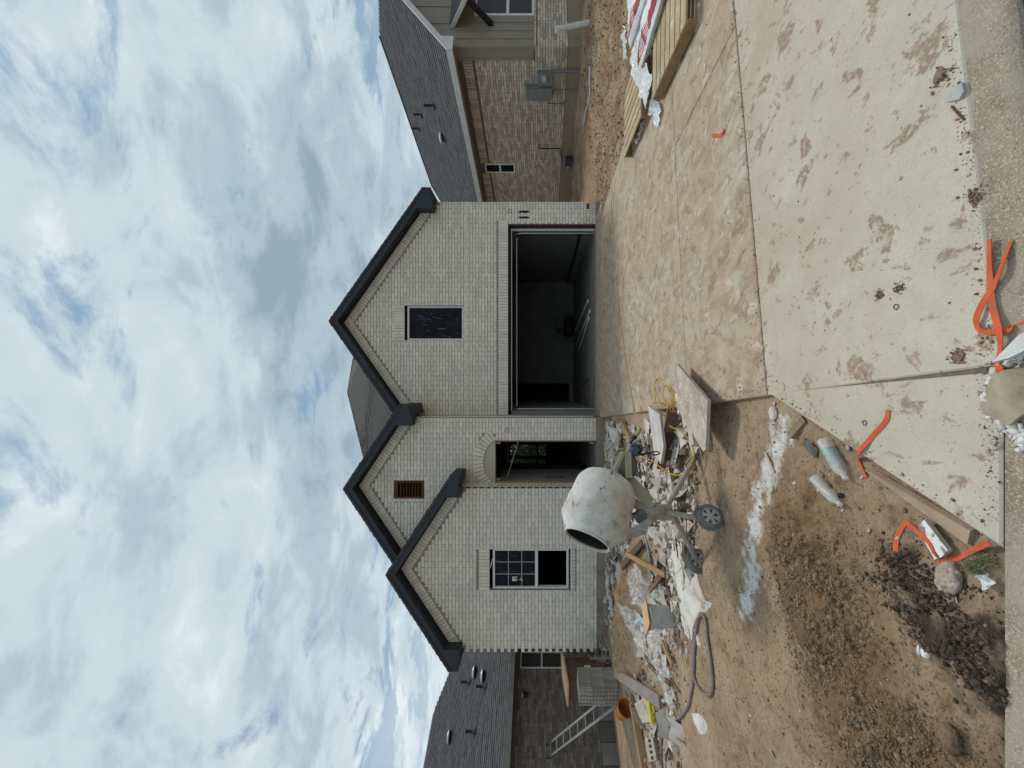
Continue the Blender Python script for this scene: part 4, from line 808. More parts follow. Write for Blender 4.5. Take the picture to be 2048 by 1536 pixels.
# --- left neighbour
ln = Frame((-10.1, 10.1), (0.559, 0.829), (-0.829, 0.559))
lh = thing('neighbour_house', ln.p(1, 3, -0.6), 'dark grey-brown brick house with low grey roof on the left', 'house')
mb = MB(); ln.box(mb, -7, 6.6, 0.01, 0.15, -0.95, 2.3); lw_ = mb.build('wall', DMOR, lh)
lwn = (2.25, 2.72, 0.80, 2.12)
mb = MB(); ln.bricks(mb, 'a', -5, 6.6, 0.0, 0.05, -0.15, 2.2, [lwn]); mb.build('brick_field', GRYB, lw_, kind='stuff')
FPL = mat('form_panel_pale', (0.25, 0.25, 0.225), None, 3, 0.9, 0.1); FPD = mat('form_panel_dark', (0.15, 0.14, 0.12), None, 3, 0.9, 0.1)
for i in range(24):
    mb = MB(); ln.box(mb, -5 + i * 0.46, -5 + i * 0.46 + 0.44, -0.03 - (0.012 if i % 2 else 0), 0.009, -0.9, -0.17); mb.build('form_panel', FPL if i % 2 else FPD, lh)
wn = MB(); a0, a1, z0, z1 = lwn; ln.box(wn, a0, a0 + .04, -0.01, 0.04, z0, z1); ln.box(wn, a1 - .04, a1, -0.01, 0.04, z0, z1); ln.box(wn, a0, a1, -0.012, 0.038, z1 - .04, z1); ln.box(wn, a0, a1, -0.012, 0.038, z0, z0 + .04); ln.box(wn, a0 + .04, a1 - .04, -0.01, 0.035, 1.42, 1.47); wo = wn.build('window', VIN, lh)
mb = MB(); ln.box(mb, a0 + .04, a1 - .04, 0.01, 0.015, z0 + .04, z1 - .04); mb.build('pane', GLS, wo)
ez2, pp2 = 2.42, 0.58; wr2 = 5.4; tz2 = ez2 + pp2 * (wr2 + 0.35)
rf = MB(); rf.prism([ln.p(-9, -0.35, ez2), ln.p(8.4, -0.35, ez2), ln.p(2.6, wr2, tz2), ln.p(-9, wr2, tz2)], (0, 0, -0.03)); rf.prism([ln.p(2.6, wr2, tz2), ln.p(8.4, -0.35, ez2), ln.p(8.4, 11, ez2)], (0, 0, -0.03)); rf.prism([ln.p(-9, wr2, tz2), ln.p(2.6, wr2, tz2), ln.p(8.4, 11, ez2), ln.p(-9, 11, ez2)], (0, 0, -0.03)); ro = rf.build('roof', GSH, lh)
ln.shingles('shingles', ro, GSH, ez2, pp2, -0.35, wr2, lambda w: -7.0, lambda w: 8.4 - 5.8 * (w + 0.35) / (wr2 + 0.35))
mb = MB(); ln.box(mb, -9, 8.4, -0.38, -0.35, 2.27, 2.43); mb.build('fascia', mat('grey_fascia', (0.27, 0.265, 0.25), None, 3, 0.7, 0.05), lh); mb = MB(); ln.box(mb, -9, 8.4, -0.349, 0.0, 2.29, 2.305); mb.build('soffit', SOF, lh)
nl = (Vector((0, 0, 1)) - ln.w * pp2).normalized(); pl0 = ln.p(0, -0.35, ez2)
for x, y in ((939, 1364), (971, 1373), (950, 1463)): b = ray_plane(x, y, pl0, nl); MB().tube([b - Vector((0, 0, 0.1)), b + Vector((0, 0, 0.3))], 0.045, 10).lathe(b, (0, 0, 1), [(-0.02, 0.13), (0.08, 0.06)], 10).build('vent_pipe', BLK, lh)
for x, y in ((952, 1344), (969, 1352), (902, 1474)): turtle_vent(ray_plane(x, y, pl0, nl), lh, GALV)
c = ray_plane(1050, 1390, ln.p(0, -0.05, 0), ln.w); MB().lathe(c, (0, 0, 1), [(-0.09, 0.001), (-0.09, 0.06), (0.06, 0.07), (0.06, 0.001)], 12).build('wall_lamp', BLK, lh)
MB().lathe(c, (0, 0, 1), [(0.062, 0.02), (0.062, 0.071), (0.09, 0.05), (0.09, 0.001)], 12).build('lamp_cap', WHT, lh)
# --- trees behind the house, seen through the entry
LEAF = mat('leaf', (0.07, 0.125, 0.045), (0.035, 0.075, 0.025), 3, 0.7, 0, 10, tint=0.4, spec=0.2); BARK = mat('bark', (0.12, 0.09, 0.065), None, 12, 0.9, 0.6, 40)
def tree(x, y, h, r, label):
    t = thing('shade_tree', (x, y, -0.55), label, 'tree', 'trees behind the white brick house'); mb = MB(); mb.tube([(x, y, -0.6), (x + .05, y, h * .3), (x - .05, y + .1, h * .6), (x, y, h * .85)], [0.2, 0.16, 0.1, 0.03], 8)
    tips = []
    for i in range(11):
        a = i * 2.4; z = h * (0.25 + 0.05 * i); e = Vector((x + r * .75 * math.cos(a), y + r * .75 * math.sin(a), z + 0.9)); mb.tube([(x, y, z), (Vector((x, y, z)) + e) / 2 + Vector((0, 0, .1)), e], [0.06, 0.04, 0.012], 6); tips.append(e)
    mb.build('trunk', BARK, t); cr = MB()
    for i in range(5200):
        c_ = tips[i % 11] + Vector(np.clip(RNG.normal(size=3), -2, 2) * r * 0.33); a = Vector(RNG.normal(size=3)).normalized(); b = a.cross(Vector(RNG.normal(size=3))).normalized(); s = random.uniform(0.06, 0.12)
        cr.add([c_ - a * s, c_ + b * s * .5, c_ + a * s, c_ - b * s * .5], [(0, 1, 2, 3)])
    cr.build('crown', LEAF, t)
tree(-4.6, 27.5, 5.2, 1.9, 'leafy green tree seen through the entry, right-hand one'); tree(-6.6, 29.5, 5.6, 2.0, 'leafy green tree seen through the entry, left-hand one'); tree(-5.2, 25.4, 2.3, 1.7, 'low leafy shrub seen through the entry in front of the trees')
# ------------------------------------------------------------------ cement mixer
DRUM = mat('mortar_caked_drum', (0.66, 0.645, 0.61), (0.55, 0.535, 0.50), 9, 0.85, 0.35, 60, spec=0.2, stretch=(1, 1, 1), spots=[(4, 0.5, 0.7, (0.47, 0.40, 0.315)), (9, 0.60, 0.66, (0.38, 0.37, 0.345)), (18, 0.63, 0.67, (0.20, 0.195, 0.185)), (55, 0.64, 0.70, (0.30, 0.29, 0.27))])
DIN = mat('drum_inside', (0.13, 0.125, 0.115), (0.09, 0.085, 0.078), 12, 0.9, 0.4, 50)
FRM = mat('dusty_steel', (0.37, 0.335, 0.29), (0.28, 0.25, 0.215), 14, 0.85, 0.2, 80, spots=[(30, 0.62, 0.7, (0.42, 0.39, 0.35))])
YGR = mat('yellow_green_paint', (0.34, 0.335, 0.17), (0.30, 0.29, 0.22), 14, 0.7, 0.1, 60, spots=[(14, 0.48, 0.6, (0.31, 0.30, 0.26))])
HSG = mat('motor_grey', (0.12, 0.125, 0.115), (0.085, 0.088, 0.082), 12, 0.7, 0.1, 60, spots=[(20, 0.58, 0.68, (0.25, 0.24, 0.21))])
TYR = mat('dusty_tyre', (0.20, 0.19, 0.18), (0.13, 0.125, 0.12), 20, 0.95, 0.3, 120)
RIMM = mat('pale_rim', (0.42, 0.405, 0.38), (0.32, 0.305, 0.285), 14, 0.7, 0.1, 60); w1, w2, ft = GP(1443, 1035), G(1416, 1122, -0.05), GP(1398, 909)
mx = thing('cement_mixer', (w1 + w2 + ft) / 3, 'mortar-caked tilting drum mixer on two small wheels', 'cement mixer')
hub = P(1330, 1022, 3.50); DC = P(1199, 1011, 3.45); AX = Vector((-0.729, -0.544, 0.415)).normalized()
pr = [(-0.30, 0.001), (-0.30, 0.10), (-0.285, 0.175), (-0.245, 0.238), (-0.19, 0.272), (-0.16, 0.281), (0.0, 0.286), (0.012, 0.291), (0.03, 0.292), (0.045, 0.288), (0.17, 0.296), (0.19, 0.292), (0.315, 0.200)]
mb = MB(); mb.lathe(DC, AX, pr, 56, wob=0.004); dr = mb.build('drum', DRUM, mx, smooth=True)
mb = MB(); mb.lathe(DC, AX, [(0.312, 0.196), (0.318, 0.206), (0.33, 0.206), (0.335, 0.198), (0.33, 0.190), (0.31, 0.190)], 56); mb.build('rim', DRUM, dr, smooth=True)
mb = MB(); mb.lathe(DC, AX, [(0.315, 0.189), (0.19, 0.28), (-0.15, 0.27), (-0.28, 0.16), (-0.285, 0.001)], 40)
u_ = AX.cross(Vector((0, 0, 1))).normalized(); v_ = AX.cross(u_)
for k in range(2):
    for i in range(5):
        t0 = k * math.pi + i * 0.25; a_ = -0.2 + i * 0.09; c_ = DC + AX * a_ + (u_ * math.cos(t0) + v_ * math.sin(t0)) * 0.225; mb.obox(c_, (0.05, 0.045, 0.004), (AX, (u_ * math.cos(t0) + v_ * math.sin(t0)), (u_ * -math.sin(t0) + v_ * math.cos(t0))))
mb.build('inside', DIN, dr, smooth=False)
axl = Vector((-0.68, 0.73, 0.0)).normalized()
def wheel(c, label):
    c = c + Vector((0, 0, 0.10)); ax_ = -axl
    wo = MB().lathe(c, ax_, [(-0.035, 0.072), (-0.035, 0.09), (-0.022, 0.106), (0.022, 0.106), (0.035, 0.09), (0.035, 0.072), (-0.035, 0.072)], 36).build('wheel', TYR, mx, smooth=True)
    mb = MB(); u = ax_.cross(Vector((0, 0, 1))).normalized(); v = ax_.cross(u)
    mb.lathe(c, ax_, [(-0.02, 0.001), (-0.02, 0.072), (0.004, 0.072), (0.004, 0.001)], 24, 1); mb.lathe(c, ax_, [(0.004, 0.02), (0.036, 0.018), (0.036, 0.001)], 14, 0); mb.lathe(c, ax_, [(0.01, 0.064), (0.034, 0.066), (0.034, 0.073), (0.0, 0.073)], 24, 0)
    for i in range(6):
        a = i * math.pi / 3 + 0.2; d = u * math.cos(a) + v * math.sin(a); t_ = ax_.cross(d); mb.hexa([c + ax_ * z + d * r + t_ * w for z in (0.006, 0.03) for r, w in ((0.012, -0.009), (0.066, -0.018), (0.066, 0.018), (0.012, 0.009))])
    mb.build('rim', [RIMM, HSG], wo); mb = MB()
    for i in range(30):
        a = i * math.tau / 30; d = u * math.cos(a) + v * math.sin(a); mb.obox(c + d * 0.106, (0.004, 0.006, 0.024), (d, ax_.cross(d), ax_))
    mb.build('tread', TYR, wo); return c
c1 = wheel(w1, ''); c2 = wheel(w2, '')
for a_, b_ in ((hub + Vector((0.0, 0, 0.02)), c1 - axl * -0.05 + Vector((0, 0, 0.02))), (hub + Vector((-0.03, 0, -0.06)), c2 + axl * -0.05 + Vector((0, 0, 0.02))), (hub + Vector((0.01, 0, 0.0)), ft + Vector((0, 0, 0.02)))): MB().tube([a_, (a_ + b_) / 2, b_], 0.024, 10).build('leg', FRM, mx, smooth=True)
MB().bar(ft + Vector((-0.10, -0.03, 0.012)), ft + Vector((0.10, 0.05, 0.012)), 0.05, 0.02).build('foot_bar', FRM, mx)
MB().prism([hub + Vector(q) for q in ((-0.07, -0.03, 0.08), (0.05, -0.03, 0.09), (0.06, -0.03, -0.05), (-0.08, -0.03, -0.08))], (0, 0.06, 0)).build('hub_plate', FRM, mx)
pt = P(1292, 1022, 3.5)
MB().tube([hub, P(1310, 1021, 3.5), pt, DC - AX * 0.05 + Vector((-0.02, 0.05, -0.28))], [0.045, 0.045, 0.04, 0.04], 12).build('post', FRM, mx, smooth=True)
MB().obox(P(1279, 1032, 3.48), (0.045, 0.045, 0.05), ((0.8, 0.2, 0.5), (-0.2, 0.97, 0), (-0.5, 0, 0.8))).build('tilt_lock', HSG, mx)
yk = smoothed([P(1248, 950, 3.55), P(1263, 966, 3.54), P(1281, 985, 3.53), P(1297, 1005, 3.51), pt], 4)
mb = MB()
for a_, b_ in zip(yk[:-1], yk[1:]): mb.bar(a_, b_ + (b_ - a_) * 0.06, 0.11, 0.035, (0.3, -1, 0.2))
mb.build('yoke_arm', [YGR], mx)
yk2 = [pt, P(1285, 1060, 3.75), P(1230, 1075, 3.85), P(1190, 1050, 3.9)]; mb = MB()
for a_, b_ in zip(yk2[:-1], yk2[1:]): mb.bar(a_, b_, 0.09, 0.03, (0.3, -1, 0.2))
mb.build('yoke_arm', FRM, mx)
mc = P(1251, 931, 3.60); mo = MB().lathe(mc, (0.62, 0.35, -0.2), [(-0.12, 0.001), (-0.12, 0.07), (-0.07, 0.105), (0.06, 0.105), (0.10, 0.08), (0.10, 0.001)], 8).build('motor_housing', HSG, mx)
MB().bar(P(1229, 944, 3.45), P(1247, 904, 3.50), 0.03, 0.03).build('strut', YGR, mx); MB().bar(P(1258, 956, 3.46), P(1256, 904, 3.50), 0.055, 0.02, (0, -1, 0.1)).build('strut', YGR, mx)
hd = [P(1253, 908, 3.60), P(1262, 888, 3.62), P(1271, 872, 3.64), P(1282, 857, 3.66)]
MB().tube(hd[:2], 0.017, 10).tube(hd[2:], 0.02, 10).build('handle', YGR, mx, smooth=True); MB().tube(hd[1:3], 0.021, 10).build('handle_grip', BLK, mx, smooth=True)
MB().tube([P(1262, 888, 3.62), P(1276, 880, 3.60), P(1280, 876, 3.6)], 0.016, 8).build('handle_stub', YGR, mx)
BLUE = mat('blue_grey_plastic', (0.10, 0.12, 0.19), (0.07, 0.085, 0.14), 20, 0.5, 0.2, 30)
v, f = lump(2, 333, 0.3); b_ = P(1271, 899, 3.58); tag(MB().add(v * np.array([0.045, 0.03, 0.055]) + np.array(b_), [tuple(q) for q in f]).build('switch_box', BLUE, smooth=True), 'blue-grey switch box hanging by black cord from the mixer handle', 'switch box')
cp = [P(1262, 893, 3.58), P(1268, 890, 3.56), P(1277, 893, 3.55), P(1282, 901, 3.55), P(1276, 905, 3.55), P(1284, 908, 3.54), P(1300, 905, 3.54), P(1314, 903, 3.55), P(1319, 907, 3.56), P(1310, 910, 3.55), P(1298, 907, 3.54), P(1284, 910, 3.55), P(1275, 907, 3.57)]
tag(MB().tube(smoothed(cp, 5), 0.006, 6).build('black_cord', BLK, smooth=True), 'looped black power cord tied to the mixer handle', 'cord')
# ------------------------------------------------------------------ boards by the mixer
PLY = mat('mortar_stained_board', (0.50, 0.44, 0.37), (0.36, 0.27, 0.20), 7, 0.85, 0.3, 60, spots=[(22, 0.55, 0.66, (0.62, 0.59, 0.55)), (30, 0.62, 0.7, (0.30, 0.19, 0.13))])
EDGE = mat('board_edge', (0.40, 0.35, 0.29), None, 20, 0.9, 0.2, 60)
BRN = mat('brown_board', (0.125, 0.082, 0.058), (0.09, 0.058, 0.042), 6, 0.8, 0.2, 50, stretch=(3, 3, 3))
def quad_board(name, c, th, mats, label, cat, bev=0.0):
    c = [Vector(p) for p in c]; nn = (c[1] - c[0]).cross(c[2] - c[0]).normalized()
    if nn.z < 0: nn = -nn
    mb = MB(); n = len(c); lo = [p - nn * th for p in c]
    mb.add(c, [tuple(range(n))], 0); mb.add(lo, [tuple(range(n - 1, -1, -1))], 0); mb.add(c + lo, [(i, (i + 1) % n, n + (i + 1) % n, n + i) for i in range(n)], 1)
    return tag(mb.build(name, mats), label, cat)
quad_board('plywood_sheet', [G(1354, 729, 0.135), G(1415, 801, 0.16), G(1411, 900, 0.15), G(1406, 903, 0.15), G(1354, 815, 0.125)], 0.028, [PLY, EDGE], 'mortar-stained plywood sheet propped flat over the driveway edge', 'board')
quad_board('plank', [G(1296, 811, 0.14), G(1319, 829, 0.17), G(1327, 893, 0.17), G(1321, 928, 0.14), G(1307, 900, 0.12)], 0.03, [mat('pale_plank', (0.56, 0.545, 0.51), (0.45, 0.43, 0.39), 6, 0.85, 0.3, 60), EDGE], 'pale mortar-coated plank beside the brown board', 'board')
a_, b_ = G(1359, 828, 0.03), G(1331, 937, 0.02); t0 = Vector((a_.x, a_.y + .04, 0.15)); t1 = Vector((b_.x - .02, b_.y + .05, 0.11))
quad_board('plank', [a_, b_, t1, t0], 0.035, [BRN, BRN], 'dark brown plank standing on edge under the yellow cord', 'board')
for i, (x, y) in enumerate(((1366, 806), (1378, 832), (1392, 868))):
    p = G(x, y, 0.05); z0 = surf(p.x, p.y); mb = MB(); mb.obox((p.x, p.y, (z0 + 0.105) / 2), (0.11, 0.045, (0.105 - z0) / 2), ((0.9, 0.4, 0), (-0.4, 0.9, 0), (0, 0, 1))); tag(mb.build('prop_brick', BRK), ('white bricks stacked under the plywood sheet at its far edge', 'white bricks stacked under the plywood sheet at its near edge', 'white bricks stacked under the plywood sheet at its left corner')[i], 'bricks')
# ------------------------------------------------------------------ cords and hoses
YEL = mat('yellow_cord', (0.58, 0.33, 0.035), (0.50, 0.28, 0.03), 8, 0.5, 0.05, 60)
def line(pts, r, material, label, cat, name, dz=None, k=5, n=7):
    q = [GP(p[0], p[1], r + (p[2] if len(p) > 2 else 0)) for p in pts]; return tag(MB().tube(smoothed(q, k), r, n).build(name, material, smooth=True), label, cat)
line([(1222, 400), (1226, 460), (1231, 540), (1238, 620), (1247, 690), (1257, 760), (1266, 805), (1270, 826), (1283, 829), (1291, 828)], 0.006, YEL, 'yellow extension cord stretched across the driveway to the garage corner', 'cord', 'extension_cord')
tg = [(1307, 806), (1313, 803, 0.05), (1330, 812, 0.1), (1326, 790, 0.06), (1330, 770, 0.02), (1338, 780), (1347, 805, 0.06), (1345, 824, 0.16), (1336, 812, 0.16), (1332, 800, 0.12), (1343, 806, 0.15), (1349, 822, 0.17), (1338, 808, 0.18), (1334, 830, 0.18), (1333, 840, 0.17), (1340, 852, 0.15), (1360, 862, 0.14), (1377, 878, 0.12), (1387, 900, 0.10), (1387, 918, 0.09), (1378, 936, 0.11), (1364, 949, 0.13), (1350, 950, 0.15), (1334, 943, 0.16), (1318, 932, 0.18), (1303, 921, 0.2), (1285, 914, 0.24), (1268, 910, 0.3)]
line(tg, 0.006, YEL, 'tangled yellow extension cord looping from the boards to the mixer', 'cord', 'extension_cord')
tg2 = [(1312, 760), (1309, 785), (1313, 812, 0.04), (1322, 832, 0.1), (1330, 845, 0.12)]; line([(1350, 805, 0.1), (1340, 775), (1326, 760), (1314, 758), (1309, 775), (1312, 806, 0.05), (1322, 825, 0.12), (1331, 832, 0.13)], 0.006, YEL, 'loop of yellow cord on the driveway beside the plywood sheet', 'cord', 'extension_cord')
GRN = mat('green_hose', (0.035, 0.085, 0.06), (0.02, 0.055, 0.04), 20, 0.6, 0.2, 60); HOSE = mat('muddy_hose', (0.265, 0.20, 0.185), (0.20, 0.15, 0.14), 14, 0.75, 0.1, 60); GRYH = mat('grey_hose', (0.30, 0.31, 0.31), (0.20, 0.21, 0.21), 14, 0.7, 0.1, 60)
for i, (o, r) in enumerate(((0, 0.014), (5, 0.011), (-5, 0.009))): line([(1270 + o, 866), (1284 + o, 890), (1296 + o, 915), (1304 + o, 935), (1308 + o, 960), (1306 + o, 985), (1300 + o * .6, 1010), (1301 + o, 1040), (1306 + o, 1080)], r, GRN, ('thickest green hose strand running behind the mixer', 'middle green hose strand running behind the mixer', 'thinnest green hose strand running behind the mixer')[i], 'hose', 'green_hose')
line([(1288, 1040), (1290, 1070), (1296, 1105), (1299, 1140), (1300, 1165)], 0.016, GRYH, 'grey hose running left from under the mixer', 'hose', 'grey_hose')
line([(1345, 1075), (1358, 1110), (1366, 1140), (1368, 1170), (1362, 1200), (1358, 1230), (1356, 1270)], 0.008, GRYH, 'thin grey rod lying across the white mortar spill', 'rod', 'steel_rod'); line([(1340, 1080), (1350, 1130), (1356, 1180), (1364, 1210), (1360, 1245), (1358, 1275)], 0.007, HSG, 'thin dark cable crossing the white mortar spill', 'cable', 'cable')
line([(1402, 1228), (1396, 1237), (1388, 1260), (1387, 1300), (1386, 1335), (1390, 1360), (1402, 1382), (1415, 1390), (1423, 1385), (1425, 1360), (1421, 1320), (1415, 1280), (1412, 1245), (1404, 1228), (1398, 1232), (1392, 1262), (1388, 1310), (1387, 1350), (1382, 1385), (1376, 1412), (1364, 1430), (1345, 1448), (1330, 1460), (1323, 1478), (1322, 1510), (1326, 1550)], 0.015, HOSE, 'muddy mauve garden hose looped on the dirt at left', 'hose', 'garden_hose')
# ------------------------------------------------------------------ bucket, plywood lid, plastic sheeting, mortar spill
BKT = mat('mortar_bucket', (0.46, 0.455, 0.43), (0.38, 0.375, 0.355), 9, 0.6, 0.1, 60, spots=[(14, 0.56, 0.66, (0.44, 0.43, 0.40)), (30, 0.64, 0.7, (0.13, 0.13, 0.13))])
bb = GP(1346, 1233); sc = FPX / bb.y; hgt = 50 / sc; rad = 22 / sc
bk = thing('plastic_bucket', bb, 'grey mortar-splashed bucket with a square of plywood on top', 'bucket')
MB().lathe(bb, (0, 0, 1), [(0, 0.001), (0, rad * .86), (hgt * .93, rad), (hgt * .93, rad * 1.06), (hgt, rad * 1.06), (hgt, rad * .97), (hgt * .05, rad * .82), (hgt * .05, 0.001)], 36).build('body', BKT, bk, smooth=False)
MB().tube(smoothed([bb + Vector((rad * 1.03 * math.cos(t_), rad * 1.05 * math.sin(t_) - 0.015, hgt * (0.92 - 0.3 * math.sin(-t_)) - 0.0)) for t_ in np.linspace(-math.pi, 0, 8)], 3), 0.004, 6).build('bail_handle', GALV, bk)
c = bb + Vector((0, 0, hgt)); PL2 = mat('fresh_plywood', (0.60, 0.385, 0.225), (0.53, 0.33, 0.185), 5, 0.75, 0.1, 40, stretch=(2, 14, 4))
quad_board('plywood_offcut', [c + Vector(q) for q in ((-0.19, -0.06, 0.045), (0.02, -0.165, 0.03), (0.19, 0.04, 0.017), (-0.01, 0.16, 0.03))], 0.014, [PL2, mat('ply_edge', (0.36, 0.24, 0.14), None, 9, 0.8, 0.1)], 'fresh tan plywood offcut lying on the grey bucket', 'board')
PLA = bpy.data.materials.new('clear_plastic'); PLA.use_nodes = True; b_ = PLA.node_tree.nodes['Principled BSDF']; b_.inputs['Base Color'].default_value = (0.82, 0.82, 0.80, 1); b_.inputs['Roughness'].default_value = 0.4; b_.inputs['Alpha'].default_value = 0.5; b_.inputs['Specular IOR Level'].default_value = 0.6
_t = PLA.node_tree; _n = _t.nodes.new('ShaderNodeTexNoise'); _n.inputs['Scale'].default_value = 9; _n.inputs['Detail'].default_value = 6; _n.inputs['Distortion'].default_value = 1.2; _tc = _t.nodes.new('ShaderNodeTexCoord'); _t.links.new(_tc.outputs['Object'], _n.inputs['Vector']); _mr = _t.nodes.new('ShaderNodeMapRange'); _mr.inputs['From Min'].default_value = 0.35; _mr.inputs['From Max'].default_value = 0.68; _mr.inputs['To Min'].default_value = 0.12; _mr.inputs['To Max'].default_value = 0.62; _t.links.new(_n.outputs['Fac'], _mr.inputs[0]); _t.links.new(_mr.outputs[0], b_.inputs['Alpha'])
def sheet(name, pth, width, material, label, cat, seed, hgt_=0.10, nu=46, nv=18, base=0.01, drape=True):
    q = smoothed([GP(x, y) for x, y in pth], 6); L_ = len(q); vs = []
    for i in range(nu):
        f_ = i / (nu - 1) * (L_ - 1); j = min(int(f_), L_ - 2); p = q[j].lerp(q[j + 1], f_ - j); d = (q[j + 1] - q[j]); sd = Vector((-d.y, d.x, 0)).normalized(); w = width(i / (nu - 1))
        for k in range(nv):
            s_ = (k / (nv - 1) - 0.5) * w; X = p.x + sd.x * s_ + 0.03 * float(vnoise(i * .4, k * .4, seed)); Y = p.y + sd.y * s_ + 0.03 * float(vnoise(i * .4, k * .4, seed + 3))
            e = 1 - abs(k / (nv - 1) - 0.5) * 2; z = surf(X, Y) + base + 0.7 * hgt_ * max(0, float(fbm(i * .22, k * .3, 3, seed, 0.5)) + 0.32) * (0.35 + 0.65 * e) + 0.25 * hgt_ * abs(float(vnoise(i * .9, k * .9, seed + 7)))
            vs.append((X, Y, z))
    return tag(MB().add(vs, [(i * nv + k, i * nv + k + 1, (i + 1) * nv + k + 1, (i + 1) * nv + k) for i in range(nu - 1) for k in range(nv - 1)]).build(name, material, smooth=True), label, cat)
sheet('plastic_sheet', [(1283, 1160), (1292, 1195), (1300, 1225)], lambda t: 0.5, PLA, 'crumpled clear plastic sheet bunched right of the bucket', 'plastic sheet', 5, 0.22)
sheet('plastic_sheet', [(1262, 1215), (1278, 1250), (1296, 1275)], lambda t: 0.55, PLA, 'clear plastic sheet spread behind the plywood-topped bucket', 'plastic sheet', 15, 0.14)
sheet('plastic_sheet', [(1308, 1262), (1318, 1300), (1332, 1345), (1345, 1385), (1355, 1415)], lambda t: 0.55 - 0.38 * t, PLA, 'long crumpled clear plastic sheet trailing left of the bucket', 'plastic sheet', 25, 0.2, nu=70)
MSP = mat('white_mortar', (0.66, 0.635, 0.59), (0.53, 0.49, 0.43), 5, 0.9, 0.4, 50, spots=[(7, 0.58, 0.68, (0.40, 0.28, 0.19)), (20, 0.62, 0.7, (0.74, 0.735, 0.72))], dist=0.006)
def blob(name, outline, h, material, label, cat, seed, n=46):
    pts = [GP(x, y) for x, y in outline]; q = smoothed(pts + [pts[0]], 5)[:-1]; c = sum((p for p in q), Vector()) / len(q); vs = []; fs = []; m_ = len(q); rings = 9
    for r in range(rings):
        t_ = r / (rings - 1)
        for p in q:
            X = p.x + (c.x - p.x) * t_ * 0.96; Y = p.y + (c.y - p.y) * t_ * 0.96; vs.append((X, Y, surf(X, Y) + (-0.012 if r == 0 else h * (0.55 + 0.45 * t_) + h * 1.3 * float(fbm(X * 7, Y * 7, 3, seed)))))
    for r in range(rings - 1):
        for i in range(m_): fs.append((r * m_ + i, r * m_ + (i + 1) % m_, (r + 1) * m_ + (i + 1) % m_, (r + 1) * m_ + i))
    fs.append(tuple((rings - 1) * m_ + i for i in range(m_)))
    return tag(MB().add(vs, fs).build(name, material, smooth=True), label, cat, None)
blob('mortar_spill', [(1322, 1012), (1340, 1060), (1392, 1085), (1402, 1130), (1398, 1160), (1414, 1200), (1428, 1212), (1412, 1228), (1396, 1262), (1402, 1300), (1382, 1292), (1364, 1262), (1358, 1200), (1344, 1140), (1334, 1085), (1318, 1040)], 0.03, MSP, 'flat white mortar spill on the dirt left of the mixer', 'mortar spill', 5)
blob('mortar_lump', [(1382, 1425), (1400, 1428), (1415, 1450), (1412, 1472), (1400, 1465), (1390, 1445)], 0.02, MSP, 'pale mortar lump on the dirt near the hose end', 'mortar lump', 9)
# ------------------------------------------------------------------ brick packs, crate, ladder, tub, lumber at the left
CORED = mat('cored_brick', (0.36, 0.325, 0.28), (0.29, 0.26, 0.22), 9, 0.92, 0.3, 90, tint=0.2)
def cored_mesh(L_, W_, T_, holes, material, name='loose_brick'):
    """brick lying flat, L along X, W along Y, T up, square cores through it"""
    mb = MB(); n = holes; hw = W_ * 0.17; xs = [-L_ / 2]
    for i in range(n): cx_ = -L_ / 2 + L_ * (i + 0.5) / n; xs += [cx_ - L_ / n * 0.29, cx_ + L_ / n * 0.29]
    xs.append(L_ / 2); ys = [-W_ / 2, -hw, hw, W_ / 2]
    for z, fl in ((0, True), (T_, False)):
        for i in range(len(xs) - 1):
            for j in range(3):
                if j == 1 and i % 2 == 1: continue
                q = [(xs[i], ys[j], z), (xs[i + 1], ys[j], z), (xs[i + 1], ys[j + 1], z), (xs[i], ys[j + 1], z)]; mb.add(q[::-1] if fl else q, [(0, 1, 2, 3)], 0, 0)
    for i in range(1, len(xs) - 1, 2):
        a, b = xs[i], xs[i + 1]; c = [(a, -hw), (b, -hw), (b, hw), (a, hw)]
        for k in range(4): p, q = c[k], c[(k + 1) % 4]; mb.add([(*p, 0), (*p, T_), (*q, T_), (*q, 0)], [(0, 1, 2, 3)], 0, 0)
    c = [(-L_ / 2, -W_ / 2), (L_ / 2, -W_ / 2), (L_ / 2, W_ / 2), (-L_ / 2, W_ / 2)]
    for k in range(4): p, q = c[k], c[(k + 1) % 4]; mb.add([(*p, 0), (*q, 0), (*q, T_), (*p, T_)], [(0, 1, 2, 3)], 0, 0)
    o = mb.build(name, material, origin=(0, 0, 0)); me = o.data; bpy.data.objects.remove(o); return me
PACKB = cored_mesh(0.244, 0.092, 0.064, 4, CORED)
def pack(base, ang, layers, nx_, ny_, label, group):
    """bricks standing on end in a strapped pack"""
    e1 = Vector((math.cos(ang), math.sin(ang), 0)); e2 = Vector((-math.sin(ang), math.cos(ang), 0))
    for l in range(layers):
        for i in range(nx_):
            for j in range(ny_):
                o = base + e1 * (i * 0.067) + e2 * (j * 0.095) + Vector((0, 0, 0.125 + l * 0.249)) + Vector((random.uniform(-.003, .003), random.uniform(-.003, .003), 0))
                M_ = Matrix((( -e1.x, e2.x, 0, 0), (-e1.y, e2.y, 0, 0), (0, 0, 1, 0), (0, 0, 0, 1)))
                # length up, thickness along e1, width along e2
                M_ = Matrix(((0, e2.x, e1.x, o.x), (0, e2.y, e1.y, o.y), (1, 0, 0, o.z), (0, 0, 0, 1))); place(PACKB, 'stacked_brick', M_, label, 'brick', group)
pb = GP(1243, 1372); pb = Vector((pb.x, pb.y, zg(pb.x, pb.y)))
a2 = R_(78)
mb = MB(); e1 = Vector((math.cos(a2), math.sin(a2), 0)); e2 = Vector((-math.sin(a2), math.cos(a2), 0)); pbase = P(1246, 1384, 7.3); pbase.z = zg(pbase.x, pbase.y)
